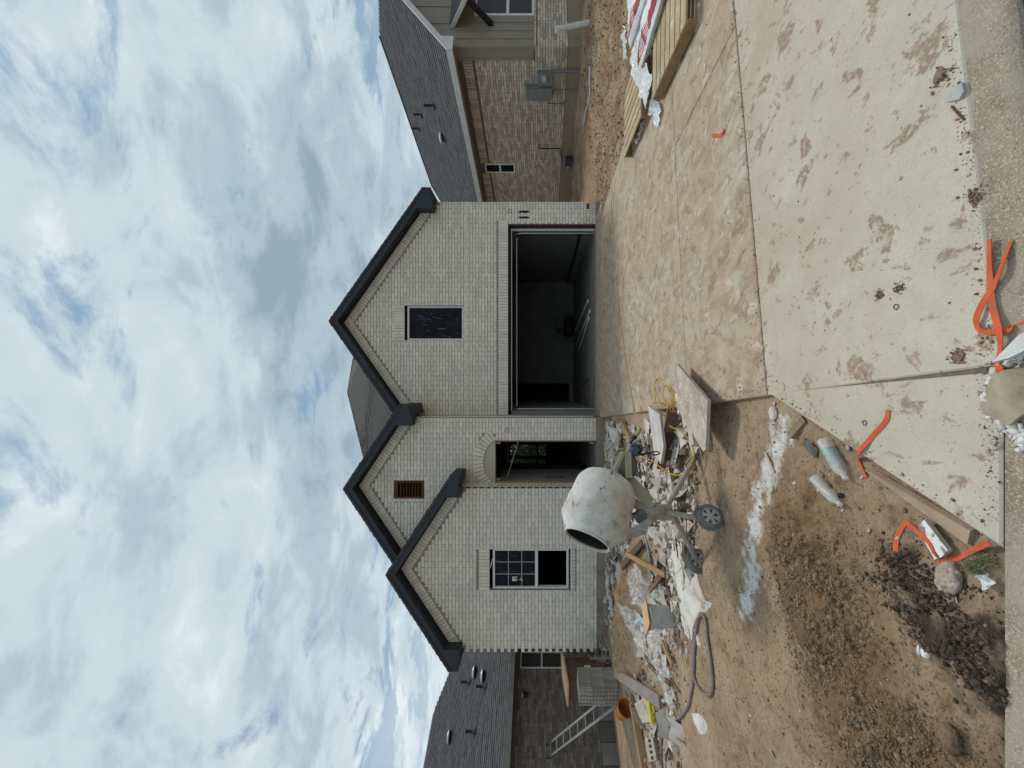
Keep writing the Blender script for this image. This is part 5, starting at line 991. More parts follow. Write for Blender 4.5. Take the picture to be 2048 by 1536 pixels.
mb.obox(pbase + e1 * 0.22 + e2 * 0.15 + Vector((0, 0, 0.0)), (0.30, 0.24, 0.05), (e1, e2, (0, 0, 1))); tag(mb.build('timber_skid', WOOD), 'low timber skid under the nearer pack of bricks', 'skid')
pack(pbase + Vector((0, 0, 0.055)), a2, 3, 7, 4, 'cored brick standing in the nearer strapped pack below the crate', 'bricks of the nearer pack by the left corner')
pb2 = P(1236, 1332, 8.7); pb2.z = zg(pb2.x, pb2.y); pack(pb2, R_(12), 2, 3, 3, 'cored brick standing in the farther pack by the house corner', 'bricks of the farther pack by the left corner')
CARD = mat('brown_carton', (0.155, 0.085, 0.055), (0.115, 0.062, 0.04), 4, 0.85, 0.1, 40); top_z = pbase.z + 0.055 + 0.747 
cb_ = P(1180, 1357, 8.5); cb_.z = zg(cb_.x, cb_.y)
ct = thing('carton', cb_, 'brown carton with a tan plywood lid behind the nearer brick pack', 'carton'); H_ = P(1132, 1360, 8.4).z - cb_.z
mb = MB(); mb.obox(cb_ + Vector((0, 0, H_ / 2)), (0.30, 0.24, H_ / 2 - 0.01), (e1, e2, (0, 0, 1))); mb.build('box', CARD, ct)
mb = MB(); mb.obox(cb_ + Vector((0, 0, H_ + 0.012)), (0.37, 0.30, 0.018), (Vector((*e1[:2], 0.10)).normalized(), e2, Vector((-e1.x * .1, -e1.y * .1, 1)).normalized())); mb.build('lid', PL2, ct)
mb = MB(); q = cb_ + e2 * -0.2415 + e1 * 0.05 + Vector((0, 0, H_ * 0.55)); mb.obox(q, (0.05, 0.002, 0.07), (e1, e2, (0, 0, 1))); mb.build('paper_label', VIN, ct)
ALU = mat('aluminium', (0.30, 0.30, 0.30), (0.25, 0.25, 0.25), 9, 0.5, 0.05, 60, metal=0.6)
la, lb_ = P(1218, 1392, 7.9), P(1098, 1470, 9.6); la.z = zg(la.x, la.y) 
lq = ln.p((lb_ - ln.o).dot(ln.a), -0.06, lb_.z); ld = thing('ladder', la, 'aluminium ladder leaning against the left house wall', 'ladder'); sd = ln.a * 0.13; lb_ = lq
for s_ in (-1, 1): MB().bar(la + sd * s_, lb_ + sd * s_, 0.022, 0.05, sd).build('rail', ALU, ld)
for i in range(9): t_ = (i + 0.6) / 9; c = la.lerp(lb_, t_); MB().tube([c - sd, c + sd], 0.016, 8).build('rung', ALU, ld)
for s_ in (-1, 1): MB().obox(lb_ + sd * s_, (0.022, 0.045, 0.045), (ln.a, ln.w, (0, 0, 1))).build('end_cap', RED, ld)
ORG = mat('orange_plastic', (0.46, 0.17, 0.018), (0.36, 0.13, 0.02), 7, 0.55, 0.05, 60)
tb = GP(1264, 1430); rr_ = 0.13; mb = MB(); axd = Vector((0.75, -0.45, -0.25)).normalized(); tc_ = tb + Vector((0, 0.1, rr_ * 0.85))
mb.lathe(tc_, axd, [(-0.20, 0.001), (-0.20, rr_ * .62), (-0.17, rr_ * .72), (0.0, rr_ * .92), (0.06, rr_), (0.06, rr_ * 1.08), (0.075, rr_ * 1.08), (0.07, rr_ * .95), (0.0, rr_ * .86), (-0.16, rr_ * .66), (-0.18, 0.001)], 32); tag(mb.build('plastic_tub', ORG, smooth=False), 'orange plastic mixing tub tipped on its side by the brick pack', 'tub')
def plank(x0, y0, x1, y1, w, h, label, material=None, dz=0.02, name='plank', cat='plank'):
    a, b = GP(x0, y0, dz), GP(x1, y1, dz); return tag(MB().bar(a, b, w, h).build(name, material or WOOD), label, cat)
plank(1245, 1345, 1320, 1404, 0.14, 0.03, 'grey weathered plank slanting over the dirt left of the plastic sheet', mat('grey_wood', (0.27, 0.24, 0.205), (0.21, 0.185, 0.155), 4, 0.85, 0.2, 50), 0.06)
plank(1272, 1368, 1300, 1415, 0.09, 0.04, 'pale new board pointing at the yellow brush head', mat('pale_pine', (0.60, 0.43, 0.26), (0.52, 0.36, 0.21), 4, 0.8, 0.15, 50), 0.05)
plank(1268, 1407, 1289, 1536, 0.10, 0.09, 'long timber lying on the dirt by the orange tub', WOOD, 0.04)
yb_ = GP(1306, 1424, 0.05); mb = MB(); mb.obox(yb_, (0.11, 0.05, 0.05), ((0.8, 0.6, 0), (-0.6, 0.8, 0), (0, 0, 1)))
for i in range(60): p = yb_ + Vector((random.uniform(-.1, .1), random.uniform(-.05, .05), 0)); mb.tube([p, p + Vector((random.uniform(-.03, .03), -0.07, random.uniform(-.04, .05)))], 0.006, 4)
tag(mb.build('brush_head', mat('yellow_bristle', (0.55, 0.48, 0.06), (0.45, 0.39, 0.05), 9, 0.8, 0.2, 60)), 'yellow brush head lying at the end of the pale board', 'brush')
# white crate-like perforated block at the far left, tangle of wire at the house corner
c = GP(1318, 1500); place(cored_mesh(0.22, 0.13, 0.09, 4, mat('white_block', (0.46, 0.42, 0.36), (0.33, 0.28, 0.22), 12, 0.9, 0.4, 70)), 'cored_block', Matrix.Translation(c + Vector((0, 0, 0.05))) @ Matrix.Rotation(0.9, 4, 'Z') @ Matrix.Rotation(0.7, 4, 'X'), 'white cored block tilted on the dirt below the garden hose', 'block')
mb = MB(); wc = P(1240, 1302, 8.3); wc.z = zg(wc.x, wc.y) + 0.12
for i in range(8):
    r0 = random.uniform(0.12, 0.3); tl = Vector((random.uniform(-.6, .6), random.uniform(-.5, .5), 1)).normalized(); u = tl.cross(Vector((0, 1, 0))).normalized(); v = tl.cross(u); c_ = wc + Vector((random.uniform(-.2, .2), random.uniform(-.15, .15), random.uniform(-.05, .15)))
    mb.tube([c_ + (u * math.cos(t_) + v * math.sin(t_)) * r0 for t_ in np.linspace(0, random.uniform(3, 6.3), 14)], 0.0045, 5)
tag(mb.build('wire_tangle', GALV), 'tangle of loose wire at the left corner of the brick house', 'wire')
# ------------------------------------------------------------------ brick rubble between house and mixer
LOOSE = mat('loose_white_brick', (0.62, 0.56, 0.49), (0.50, 0.43, 0.36), 14, 0.92, 0.35, 90, tint=0.22, spots=[(25, 0.6, 0.7, (0.36, 0.26, 0.19))])
full = cored_mesh(0.244, 0.092, 0.066, 5, LOOSE); half = cored_mesh(0.13, 0.092, 0.066, 3, LOOSE); third = cored_mesh(0.085, 0.092, 0.066, 1, LOOSE)
def rub_xy(n):
    r = []
    while len(r) < n:
        k = random.random()
        if k < 0.46: X, Y = random.uniform(-2.7, -0.7), random.uniform(4.3, 8.6)
        elif k < 0.70: X, Y = random.uniform(-5.2, -2.3), random.uniform(6.6, 8.4)
        elif k < 0.90: X, Y = random.uniform(-1.75, -0.35), random.uniform(3.75, 4.7)
        else: X, Y = random.uniform(-5.4, -1.6), random.uniform(4.0, 6.2)
        if X > float(Ledge(Y)) - 0.12: continue
        if random.random() > 0.45 + 1.2 * float(fbm(X * 1.7, Y * 1.7, 2, 77)) + 0.25: continue
        if float(segd(np.array([X]), np.array([Y]), RIDGE)[0]) < 0.5: continue
        if -1.15 < X < -0.2 and 3.6 < Y < 4.75 and random.random() < 0.75: continue
        r.append((X, Y))
    return r
for X, Y in rub_xy(130):
    me = random.choice((full, half, half, third)); up = random.random(); z = zg(X, Y)
    M_ = Matrix.Translation((X, Y, z - 0.012)) @ Matrix.Rotation(random.uniform(0, 6.3), 4, 'Z')
    if up < 0.4: M_ = M_ @ Matrix.Translation((0, 0, 0.046)) @ Matrix.Rotation(math.pi / 2, 4, 'X') @ Matrix.Translation((0, 0, -0.033))
    M_ = M_ @ Matrix.Rotation(random.uniform(-.3, .3), 4, 'X') @ Matrix.Rotation(random.uniform(-.2, .2), 4, 'Y')
    where = 'below the left house window' if X < -2.4 and Y > 6.5 else 'behind the mixer drum' if Y > 5.2 else 'round the foot of the mixer'; what = 'whole' if me is full else 'half' if me is half else 'stub of'; pose = 'on edge' if up < 0.4 else 'lying flat'
    place(me, 'loose_brick', M_, f'{what} white cored brick {pose} in rubble {where}', 'brick', f'{what} bricks {pose} {where}')
# a few bricks the photo singles out, at the foot of the mixer
for x, y, rz, rx, me, lb in ((1322, 905, 0.2, 1.57, half, 'half brick on edge showing three cores beside the brown plank'), (1372, 868, 1.4, 1.45, full, 'cored brick on edge under the near corner of the plywood sheet'), (1366, 905, 1.6, 1.4, full, 'cored brick on edge inside the loop of yellow cord'), (1355, 985, 0.1, 1.45, full, 'white cored brick on edge behind the rear leg of the mixer'), (1365, 1008, 1.5, 1.3, full, 'white cored brick standing between the mixer legs'), (1345, 955, 0.5, 0.0, half, 'white half brick flat behind the yellow cord loop')):
    p = GP(x, y); place(me, 'loose_brick', Matrix.Translation(p + Vector((0, 0, 0.03))) @ Matrix.Rotation(rz, 4, 'Z') @ Matrix.Rotation(rx, 4, 'X'), lb, 'brick')
def shard(seed):
    r = np.random.default_rng(seed); a, b, c = r.uniform(.5, 1.6), r.uniform(.4, 1), r.uniform(.15, .5)
    v = np.array([(x * a * r.uniform(.6, 1.1), y * b * r.uniform(.6, 1.1), z * c * r.uniform(.6, 1.1)) for z in (-1, 1) for x, y in ((-1, -1), (1, -1), (1, 1), (-1, 1))])
    return v, np.array([(0, 3, 2, 1), (4, 5, 6, 7), (0, 1, 5, 4), (1, 2, 6, 5), (2, 3, 7, 6), (3, 0, 4, 7)])
SH = [shard(i) for i in range(14)]
xy = np.array(rub_xy(6200)); S = np.minimum(0.011 * (1 - RNG.random(len(xy))) ** -0.45, 0.055)
scatter('brick_rubble', SH, np.column_stack([xy, H(xy[:, 0], xy[:, 1]) + S * 0.35]), S, LOOSE, label='broken brick chips heaped in front of the entry', cat='rubble')
PAPER = mat('torn_paper', (0.56, 0.53, 0.48), (0.40, 0.34, 0.28), 6, 0.9, 0.2, 40, tint=0.3)
def scrap(seed):
    r = np.random.default_rng(seed); v = np.array([(x * r.uniform(.5, 1.2), y * r.uniform(.3, .8), r.uniform(-.25, .35)) for x in (-1, 0, 1) for y in (-1, 1)]); return v, np.array([(0, 1, 3, 2), (2, 3, 5, 4)])
xy = np.array(rub_xy(760)); S = RNG.uniform(0.03, 0.10, len(xy)); S[:110] = RNG.uniform(0.12, 0.22, 110); scatter('paper_scraps', [scrap(i) for i in range(10)], np.column_stack([xy, H(xy[:, 0], xy[:, 1]) + 0.03]), S, PAPER, label='torn cement-bag paper scraps among the rubble', cat='paper scraps')
SPL = mat('wood_splinter', (0.27, 0.18, 0.11), (0.16, 0.10, 0.065), 8, 0.9, 0.2, 60, tint=0.5)
def splint(seed): r = np.random.default_rng(seed); v, f = shard(seed); return v * np.array([r.uniform(1.5, 4), 0.35, 0.35]), f
xy = np.array(rub_xy(1500)); S = RNG.uniform(0.008, 0.035, len(xy)); scatter('wood_splinters', [splint(i) for i in range(12)], np.column_stack([xy, H(xy[:, 0], xy[:, 1]) + S * 0.3 + RNG.uniform(0, 0.05, len(xy))]), S, SPL, label='brown wood splinters and sticks mixed into the rubble', cat='splinters')
xy = np.array(rub_xy(2600)); S = np.minimum(0.012 * (1 - RNG.random(len(xy))) ** -0.4, 0.05); scatter('rubble_soil', A1, np.column_stack([xy, H(xy[:, 0], xy[:, 1]) + S * 0.25]), S, SOIL, label='brown soil lumps mixed into the brick rubble', cat='soil')
for i, (x0, y0, x1, y1, w, lb) in enumerate(((1262, 868, 1292, 905, 0.07, 'weathered batten in the rubble right of the motor'), (1246, 1000, 1262, 1060, 0.09, 'brown board behind the mixer drum, right one'), (1276, 1108, 1330, 1150, 0.06, 'narrow stick slanting left of the mixer legs'), (1300, 1180, 1330, 1140, 0.08, 'short brown board beside the mortar spill'), (1252, 1100, 1246, 1170, 0.10, 'grey-brown board in the rubble below the left window'), (1325, 1285, 1345, 1330, 0.07, 'brown batten left of the bucket'), (1298, 1330, 1340, 1368, 0.05, 'thin stick beside the trailing plastic sheet'))): plank(x0, y0, x1, y1, w, 0.025, lb, (SPL, BRN, WOOD)[i % 3], 0.05, 'rubble_board', 'board')
n = 1500; xy = np.column_stack([RNG.uniform(-3.2, -0.1, n), RNG.uniform(1.3, 4.6, n)]); xy = xy[(xy[:, 0] < Ledge(xy[:, 1]) - 0.02)]; wgt = np.exp(-(segd(xy[:, 0], xy[:, 1], gxy((1560, 800), (1640, 900), (1720, 960))) / 0.14) ** 2) + 0.10 + 0.5 * (xy[:, 1] > 3.3); xy = xy[RNG.random(len(xy)) < wgt]
S = np.minimum(0.0028 * (1 - RNG.random(len(xy))) ** -0.5, 0.014); scatter('chip_litter', SH, np.column_stack([xy, H(xy[:, 0], xy[:, 1]) + S * 0.4]), S, LOOSE, label='small pale brick and wood chips strewn on the dirt', cat='chips')
STRAW = mat('straw', (0.42, 0.31, 0.17), (0.30, 0.20, 0.10), 8, 0.9, 0.1, 40, tint=0.35)
vs = MB()
for i in range(900):
    c = along(RIDGE, 1, 0.28)[0]; z = zg(c[0], c[1]); a = random.uniform(0, 6.3); l = random.uniform(0.03, 0.09); d = Vector((math.cos(a) * l, math.sin(a) * l, random.uniform(-.01, .02))); p = Vector((c[0], c[1], z + 0.012)); sdv = Vector((-d.y, d.x, 0)).normalized() * 0.003; vs.add([p - sdv, p + sdv, p + d + sdv, p + d - sdv], [(0, 1, 2, 3)])
tag(vs.build('straw_litter', STRAW), 'loose straw on the dirt mound behind the bucket', 'straw', None, 'stuff')
cr = P(1222, 912, 6.6); cr.z = zg(cr.x, cr.y) + 0.10; mb = MB()
for i in range(5): mb.tube([cr + Vector((math.cos(t_) * (0.13 - i * .012), 0.02 * i, math.sin(t_) * (0.13 - i * .012))) for t_ in np.linspace(0, 6.28, 22)], 0.013, 6)
tag(mb.build('strap_coil', mat('brown_coil', (0.36, 0.25, 0.16), None, 9, 0.8, 0.1)), 'brown coil of strapping in the rubble behind the mixer motor', 'coil')
plank(1243, 845, 1262, 880, 0.12, 0.05, 'short tan lumber offcut in the rubble near the entry pier', None, 0.06, 'lumber_offcut', 'lumber'); plank(1237, 1180, 1234, 1292, 0.16, 0.02, 'grey strip of board along the left foundation', mat('grey_strip', (0.30, 0.28, 0.255), None, 4, 0.9, 0.2), 0.04)
plank(1285, 1085, 1256, 1135, 0.10, 0.03, 'brown board slanting on the rubble left of the mixer drum', BRN, 0.05); plank(1212, 1110, 1232, 1185, 0.05, 0.04, 'thin batten leaning along the left foundation', WOOD, 0.08)
# ------------------------------------------------------------------ pallets and cement bags
PAL = mat('pallet_wood', (0.46, 0.36, 0.23), (0.36, 0.265, 0.155), 2.5, 0.85, 0.25, 40, stretch=(2, 2, 2), tint=0.18, spots=[(5, 0.56, 0.66, (0.58, 0.52, 0.43)), (30, 0.64, 0.7, (0.2, 0.14, 0.09))]); PAL2 = mat('pallet_stringer', (0.31, 0.195, 0.10), (0.23, 0.14, 0.07), 4, 0.85, 0.25, 40, stretch=(3, 3, 3))
def pallet(o, ang, L_, W_, nb, label):
    """boards along local x (length L_), spread along local y (W_)"""
    z0 = float(slabz(o[1])); ex = Vector((math.cos(ang), math.sin(ang), 0)); ey = Vector((-math.sin(ang), math.cos(ang), 0)); o = Vector((*o, z0)); t = thing('wooden_pallet', o, label, 'pallet', None); uz = Vector((0, 0, 1))
    for k, zz in ((nb, 0.128), (3, 0.010)):
        for i in range(k):
            bw = W_ / nb - 0.022 if k == nb else 0.1; yy = bw / 2 + (W_ - bw) * i / (k - 1); MB().obox(o + ex * L_ / 2 + ey * yy + uz * zz, (L_ / 2 + random.uniform(-.006, .006), bw / 2, 0.009), (ex, ey, uz)).build('deck_board' if k == nb else 'bottom_board', PAL, t)
    for xx in (0.02, L_ / 2, L_ - 0.02): MB().obox(o + ex * xx + ey * W_ / 2 + uz * 0.069, (0.019, W_ / 2 - 0.002, 0.0495), (ex, ey, uz)).build('stringer', PAL2, t)
    return o, ex, ey
p1 = pallet((3.36, 3.58), R_(-3), 1.1, 1.05, 7, 'weathered wooden pallet carrying the cement bags on the driveway'); p2 = pallet((4.55, 5.10), R_(88), 1.0, 0.98, 7, 'empty wooden pallet turned sideways behind the one with cement bags')
BAGW = mat('white_bag_paper', (0.72, 0.74, 0.75), (0.63, 0.65, 0.66), 5, 0.7, 0.25, 22, spots=[(18, 0.64, 0.68, (0.42, 0.16, 0.19))], dist=0.02)
def bag_red():
    m = mat('red_bag_band', (0.30, 0.012, 0.03), (0.235, 0.01, 0.024), 6, 0.6, 0.15, 25, dist=0.015); t = m.node_tree; b = t.nodes['Principled BSDF']; src = b.inputs['Base Color'].links[0].from_socket
    tcn = t.nodes.new('ShaderNodeTexCoord'); mp = t.nodes.new('ShaderNodeMapping'); mp.inputs['Scale'].default_value = (1, 1, 1); t.links.new(tcn.outputs['Object'], mp.inputs[0]); sx = t.nodes.new('ShaderNodeSeparateXYZ'); t.links.new(mp.outputs[0], sx.inputs[0])
    br_ = t.nodes.new('ShaderNodeTexBrick'); cbn = t.nodes.new('ShaderNodeCombineXYZ'); t.links.new(sx.outputs[1], cbn.inputs[0]); t.links.new(sx.outputs[0], cbn.inputs[1]); t.links.new(cbn.outputs[0], br_.inputs['Vector']); br_.inputs['Scale'].default_value = 17; br_.inputs['Mortar Size'].default_value = 0.10; br_.inputs['Brick Width'].default_value = 0.5; br_.inputs['Row Height'].default_value = 0.85
    def rng(s, a, c):
        q = t.nodes.new('ShaderNodeMath'); q.operation = 'COMPARE'; q.inputs[1].default_value = (a + c) / 2; q.inputs[2].default_value = (c - a) / 2; t.links.new(s, q.inputs[0]); return q.outputs[0]
    def ml(a, c): q = t.nodes.new('ShaderNodeMath'); q.operation = 'MULTIPLY'; t.links.new(a, q.inputs[0]); t.links.new(c, q.inputs[1]); return q.outputs[0]
    def ad(a, c): q = t.nodes.new('ShaderNodeMath'); q.operation = 'MAXIMUM'; t.links.new(a, q.inputs[0]); t.links.new(c, q.inputs[1]); return q.outputs[0]
    zone = ml(ad(rng(sx.outputs[1], 0.02, 0.16), rng(sx.outputs[1], 0.22, 0.40)), rng(sx.outputs[2], 0.02, 0.2)); inv = t.nodes.new('ShaderNodeMath'); inv.operation = 'SUBTRACT'; inv.inputs[0].default_value = 1; t.links.new(br_.outputs['Fac'], inv.inputs[1])
    q = t.nodes.new('ShaderNodeMix'); q.data_type = 'RGBA'; t.links.new(ml(zone, inv.outputs[0]), q.inputs[0]); t.links.new(src, q.inputs[6]); q.inputs[7].default_value = (0.62, 0.58, 0.56, 1); t.links.new(q.outputs[2], b.inputs['Base Color']); return m
BAGR = bag_red()
def bag(c, rz, L_, W_, T_, label, seed):
    nu, nv = 40, 22; M_ = Matrix.Translation(c) @ Matrix.Rotation(rz, 4, 'Z'); V_ = []; F_ = []; mi = []
    for sgn in (1, -1):
        for i in range(nu):
            for j in range(nv):
                u = i / (nu - 1) * 2 - 1; v = j / (nv - 1) * 2 - 1; e = max(0.0, (1 - abs(u) ** 7) * (1 - abs(v) ** 5)) ** 0.5; w = 0.32 * T_ * float(fbm(u * 3.1 + seed, v * 2.6, 4, seed, 0.6)) * e ** 0.5
                V_.append((v * W_ / 2 * (1 - 0.03 * abs(u) ** 4), u * L_ / 2, T_ / 2 + sgn * T_ / 2 * e + w))
    for s_ in (0, 1):
        for i in range(nu - 1):
            for j in range(nv - 1): q = [s_ * nu * nv + a for a in (i * nv + j, i * nv + j + 1, (i + 1) * nv + j + 1, (i + 1) * nv + j)]; F_.append(tuple(q if s_ == 0 else q[::-1])); mi.append(1 if s_ == 0 and 1 <= j < 7 else 0)
    mb = MB(); mb.v = V_; mb.f = F_; mb.m = mi; mb.t = [0.0] * len(F_); o = mb.build('cement_bag', [BAGW, BAGR], origin=(0, 0, 0), smooth=True); o.matrix_world = M_; return tag(o, label, 'cement bag')
bag((4.36, 4.44, 0.15), R_(3), 1.08, 0.60, 0.125, 'white cement bag with red band, the nearer one on the pallet', 4); bag((4.70, 4.60, 0.24), R_(-5), 0.98, 0.60, 0.13, 'white cement bag with red band, lying behind the nearer bag', 9)
def film(name, pth, width, label, seed, hh=0.05, nu=30, nv=12):
    q = smoothed([G(x, y, z) for x, y, z in pth], 5); L_ = len(q); vs = []
    for i in range(nu):
        f_ = i / (nu - 1) * (L_ - 1); j = min(int(f_), L_ - 2); p = q[j].lerp(q[j + 1], f_ - j); d = q[j + 1] - q[j]; sd_ = Vector((-d.y, d.x, 0)).normalized(); w = width * (0.7 + 0.5 * float(vnoise(i * .3, 2.2, seed) + .5))
        for k in range(nv): s_ = (k / (nv - 1) - 0.5) * w; vs.append((p.x + sd_.x * s_, p.y + sd_.y * s_, p.z + hh * (float(fbm(i * .33, k * .4, 3, seed)) + 0.45)))
    return tag(MB().add(vs, [(i * nv + k, i * nv + k + 1, (i + 1) * nv + k + 1, (i + 1) * nv + k) for i in range(nu - 1) for k in range(nv - 1)]).build(name, WFM), label, 'plastic film')
WFM = bpy.data.materials.new('white_film'); WFM.use_nodes = True; b_ = WFM.node_tree.nodes['Principled BSDF']; b_.inputs['Base Color'].default_value = (0.74, 0.77, 0.78, 1); b_.inputs['Roughness'].default_value = 0.35; b_.inputs['Alpha'].default_value = 0.8
film('plastic_film', [(1268, 100, 0.16), (1276, 130, 0.16), (1290, 160, 0.155), (1300, 190, 0.15)], 0.34, 'white plastic film lying over the pallet corner by the bags', 3); film('plastic_film', [(1304, 205, 0.06), (1314, 215, 0.02), (1322, 238, 0.03)], 0.22, 'white plastic film on the concrete at the pallet foot', 13)
film('plastic_film', [(1268, 268, 0.03), (1276, 275, 0.05), (1288, 250, 0.03)], 0.16, 'scrap of white plastic film beside the empty pallet', 23); film('plastic_film', [(1248, 60, 0.18), (1252, 90, 0.16), (1252, 118, 0.14)], 0.2, 'white plastic film hanging behind the cement bags', 33)
# ------------------------------------------------------------------ straps, bottles and small things in front
STRP = mat('orange_strap', (0.62, 0.105, 0.035), (0.52, 0.085, 0.03), 14, 0.65, 0.15, 200, spots=[(18, 0.56, 0.72, (0.36, 0.14, 0.08)), (60, 0.58, 0.7, (0.40, 0.13, 0.07))])
def strap(pts, w, label, cat='strap', lift=()):
    q = smoothed([GP(p[0], p[1], 0.004 + (p[2] if len(p) > 2 else 0)) for p in pts], 6); n = len(q); vs = []
    for i in range(n):
        d = (q[min(i + 1, n - 1)] - q[max(i - 1, 0)]).normalized(); tw = 0.45 * math.sin(i * 0.21 + len(pts)); up = Vector((0, 0, 1)); sd_ = d.cross(up).normalized(); a = sd_ * math.cos(tw) + up * math.sin(tw) * 0.8; lift_ = abs(math.sin(tw)) * w / 2 * 0.8
        c_ = q[i] + up * lift_; nn_ = a.cross(d).normalized() * 0.0012; vs += [c_ - a * w / 2 - nn_, c_ + a * w / 2 - nn_, c_ + a * w / 2 + nn_, c_ - a * w / 2 + nn_]
    fs = [(i * 4 + j, i * 4 + (j + 1) % 4, (i + 1) * 4 + (j + 1) % 4, (i + 1) * 4 + j) for i in range(n - 1) for j in range(4)] + [(3, 2, 1, 0), ((n - 1) * 4, (n - 1) * 4 + 1, (n - 1) * 4 + 2, (n - 1) * 4 + 3)]
    return tag(MB().add(vs, fs).build('strap', STRP, smooth=False), label, cat)
strap([(1981, 479), (1980, 545), (1983, 589), (1990, 626), (2000, 670, 0.01), (2003, 698), (1994, 729), (2000, 736, 0.01), (2019, 745), (2048, 751), (2070, 755)], 0.0185, 'long straight orange strap end lying along the gutter joint')
strap([(2023, 482), (2003, 539), (1987, 573), (1970, 601, 0.006), (1954, 636, 0.012), (1956, 654, 0.006), (1969, 664, 0.01), (2003, 661, 0.022), (2031, 648), (2065, 636)], 0.0175, 'orange strap looping under the straight strap at the gutter')
strap([(1776, 820), (1772, 843), (1743, 876), (1719, 902, 0.01), (1720, 921), (1732, 955)], 0.021, 'orange strap hanging over the slab edge near the bottles')
strap([(1792, 1103), (1795, 1078), (1809, 1048), (1822, 1051), (1841, 1069, 0.02), (1860, 1088, 0.02), (1880, 1122), (1912, 1117), (1946, 1102), (1980, 1086, 0.03)], 0.020, 'orange strap winding over the white trim piece on the dirt')
strap([(1425, 271), (1436, 272), (1445, 267), (1449, 260)], 0.03, 'short scrap of orange strap on the driveway slab')
PET = bpy.data.materials.new('clear_bottle_plastic'); PET.use_nodes = True; b_ = PET.node_tree.nodes['Principled BSDF']; b_.inputs['Base Color'].default_value = (0.78, 0.80, 0.75, 1); b_.inputs['Roughness'].default_value = 0.28; b_.inputs['Alpha'].default_value = 0.4; b_.inputs['Specular IOR Level'].default_value = 0.5
LBL = mat('faded_green_label', (0.32, 0.44, 0.40), (0.24, 0.34, 0.31), 40, 0.5, 0.1, 60)
def bottle(a, b, r, label, with_label):
    A, B = GP(*a, r * 0.85), GP(*b, r * 0.75); t = thing('plastic_bottle', A - Vector((0, 0, r)), label, 'bottle'); L_ = (B - A).length; ax_ = B - A
    pf = [(0, 0.001), (0, r * .8), (L_ * .03, r), (L_ * .1, r * .97), (L_ * .18, r), (L_ * .26, r * .96), (L_ * .34, r), (L_ * .60, r), (L_ * .70, r * .97), (L_ * .78, r * .86), (L_ * .86, r * .60), (L_ * .91, r * .38), (L_, r * .36), (L_, r * .30)]
    MB().lathe(A, ax_, pf, 24, wob=0.05).build('body', PET, t, smooth=True)
    if with_label: MB().lathe(A, ax_, [(L_ * .26, r * 1.02), (L_ * .40, r * 1.035)], 24, wob=0.04).build('label', LBL, t, smooth=True); MB().lathe(A, ax_, [(L_ * .44, r * 1.035), (L_ * .58, r * 1.02)], 24, wob=0.04).build('label', LBL, t, smooth=True)
    MB().lathe(A, ax_, [(L_ * .94, r * .42), (L_ * 1.01, r * .42), (L_ * 1.01, 0.001)], 16).build('cap' if with_label else 'neck_ring', PET, t, smooth=True)
bottle((1646, 880), (1692, 958), 0.034, 'clear plastic bottle with green label in the gap by the slab', True); bottle((1628, 956), (1681, 1010), 0.029, 'dusty crushed plastic bottle lying farther from the slab', False)
c = GP(1682, 991, 0.004); tag(MB().lathe(c, (0.1, -0.3, 1), [(-0.004, 0.013), (0.008, 0.013), (0.008, 0.011), (0.0, 0.010), (0.0, 0.001)], 18).build('bottle_cap', [BLK]), 'dark bottle cap on the dirt beside the dusty bottle', 'cap')
tag(MB().bar(GP(1582, 872, 0.02), G(1612, 838, -0.045), 0.045, 0.035).build('wood_stake', mat('grey_brown_stake', (0.25, 0.185, 0.125), (0.19, 0.14, 0.09), 5, 0.85, 0.25, 60, stretch=(4, 4, 4))), 'grey-brown wood stake poking out from under the slab', 'stake')
tag(MB().prism([GP(1608, 893, 0.004), GP(1630, 918, 0.02), GP(1636, 900, 0.008), GP(1614, 880, 0.03)], (0.002, 0.004, 0.002)).build('plastic_scrap', HSG), 'dark plastic scrap next to the labelled bottle', 'scrap')
SAND = mat('sandy_form_board', (0.37, 0.28, 0.20), (0.30, 0.22, 0.155), 9, 0.9, 0.2, 90, spots=[(40, 0.6, 0.7, (0.46, 0.37, 0.28))])
quad_board('form_board', [G(1728, 940, -0.040), G(1752, 950, -0.032), G(1940, 1062, -0.030), G(1934, 1090, -0.040)], 0.022, [SAND, SAND], 'sandy form board lying along the edge of the flared slab', 'board')
quad_board('trim_offcut', [G(1848, 1039, -0.01), G(1835, 1055, -0.018), G(1881, 1116, -0.02), G(1896, 1101, -0.012)], 0.018, [mat('chipped_white_paint', (0.70, 0.70, 0.69), (0.62, 0.61, 0.60), 8, 0.7, 0.2, 60, spots=[(22, 0.50, 0.56, (0.27, 0.185, 0.13))]), EDGE], 'chipped white trim offcut under the orange strap', 'trim')
plank(1843, 1060, 1876, 1118, 0.018, 0.012, 'narrow white strip of trim beside the larger offcut', VIN, 0.01, 'trim_strip', 'trim')
STONE = mat('pale_stone', (0.46, 0.385, 0.31), (0.26, 0.195, 0.145), 14, 0.92, 0.5, 90, spots=[(40, 0.58, 0.66, (0.58, 0.54, 0.49))])
def rock(x, y, s, label, seed, material=STONE, flat=0.5): v, f = lump(3, seed, 0.28); p = GP(x, y, s * flat * 0.4); return tag(MB().add(v * np.array([s, s * .75, s * flat]) + np.array(p), [tuple(q) for q in f]).build('rock', material, smooth=True), label, 'rock')
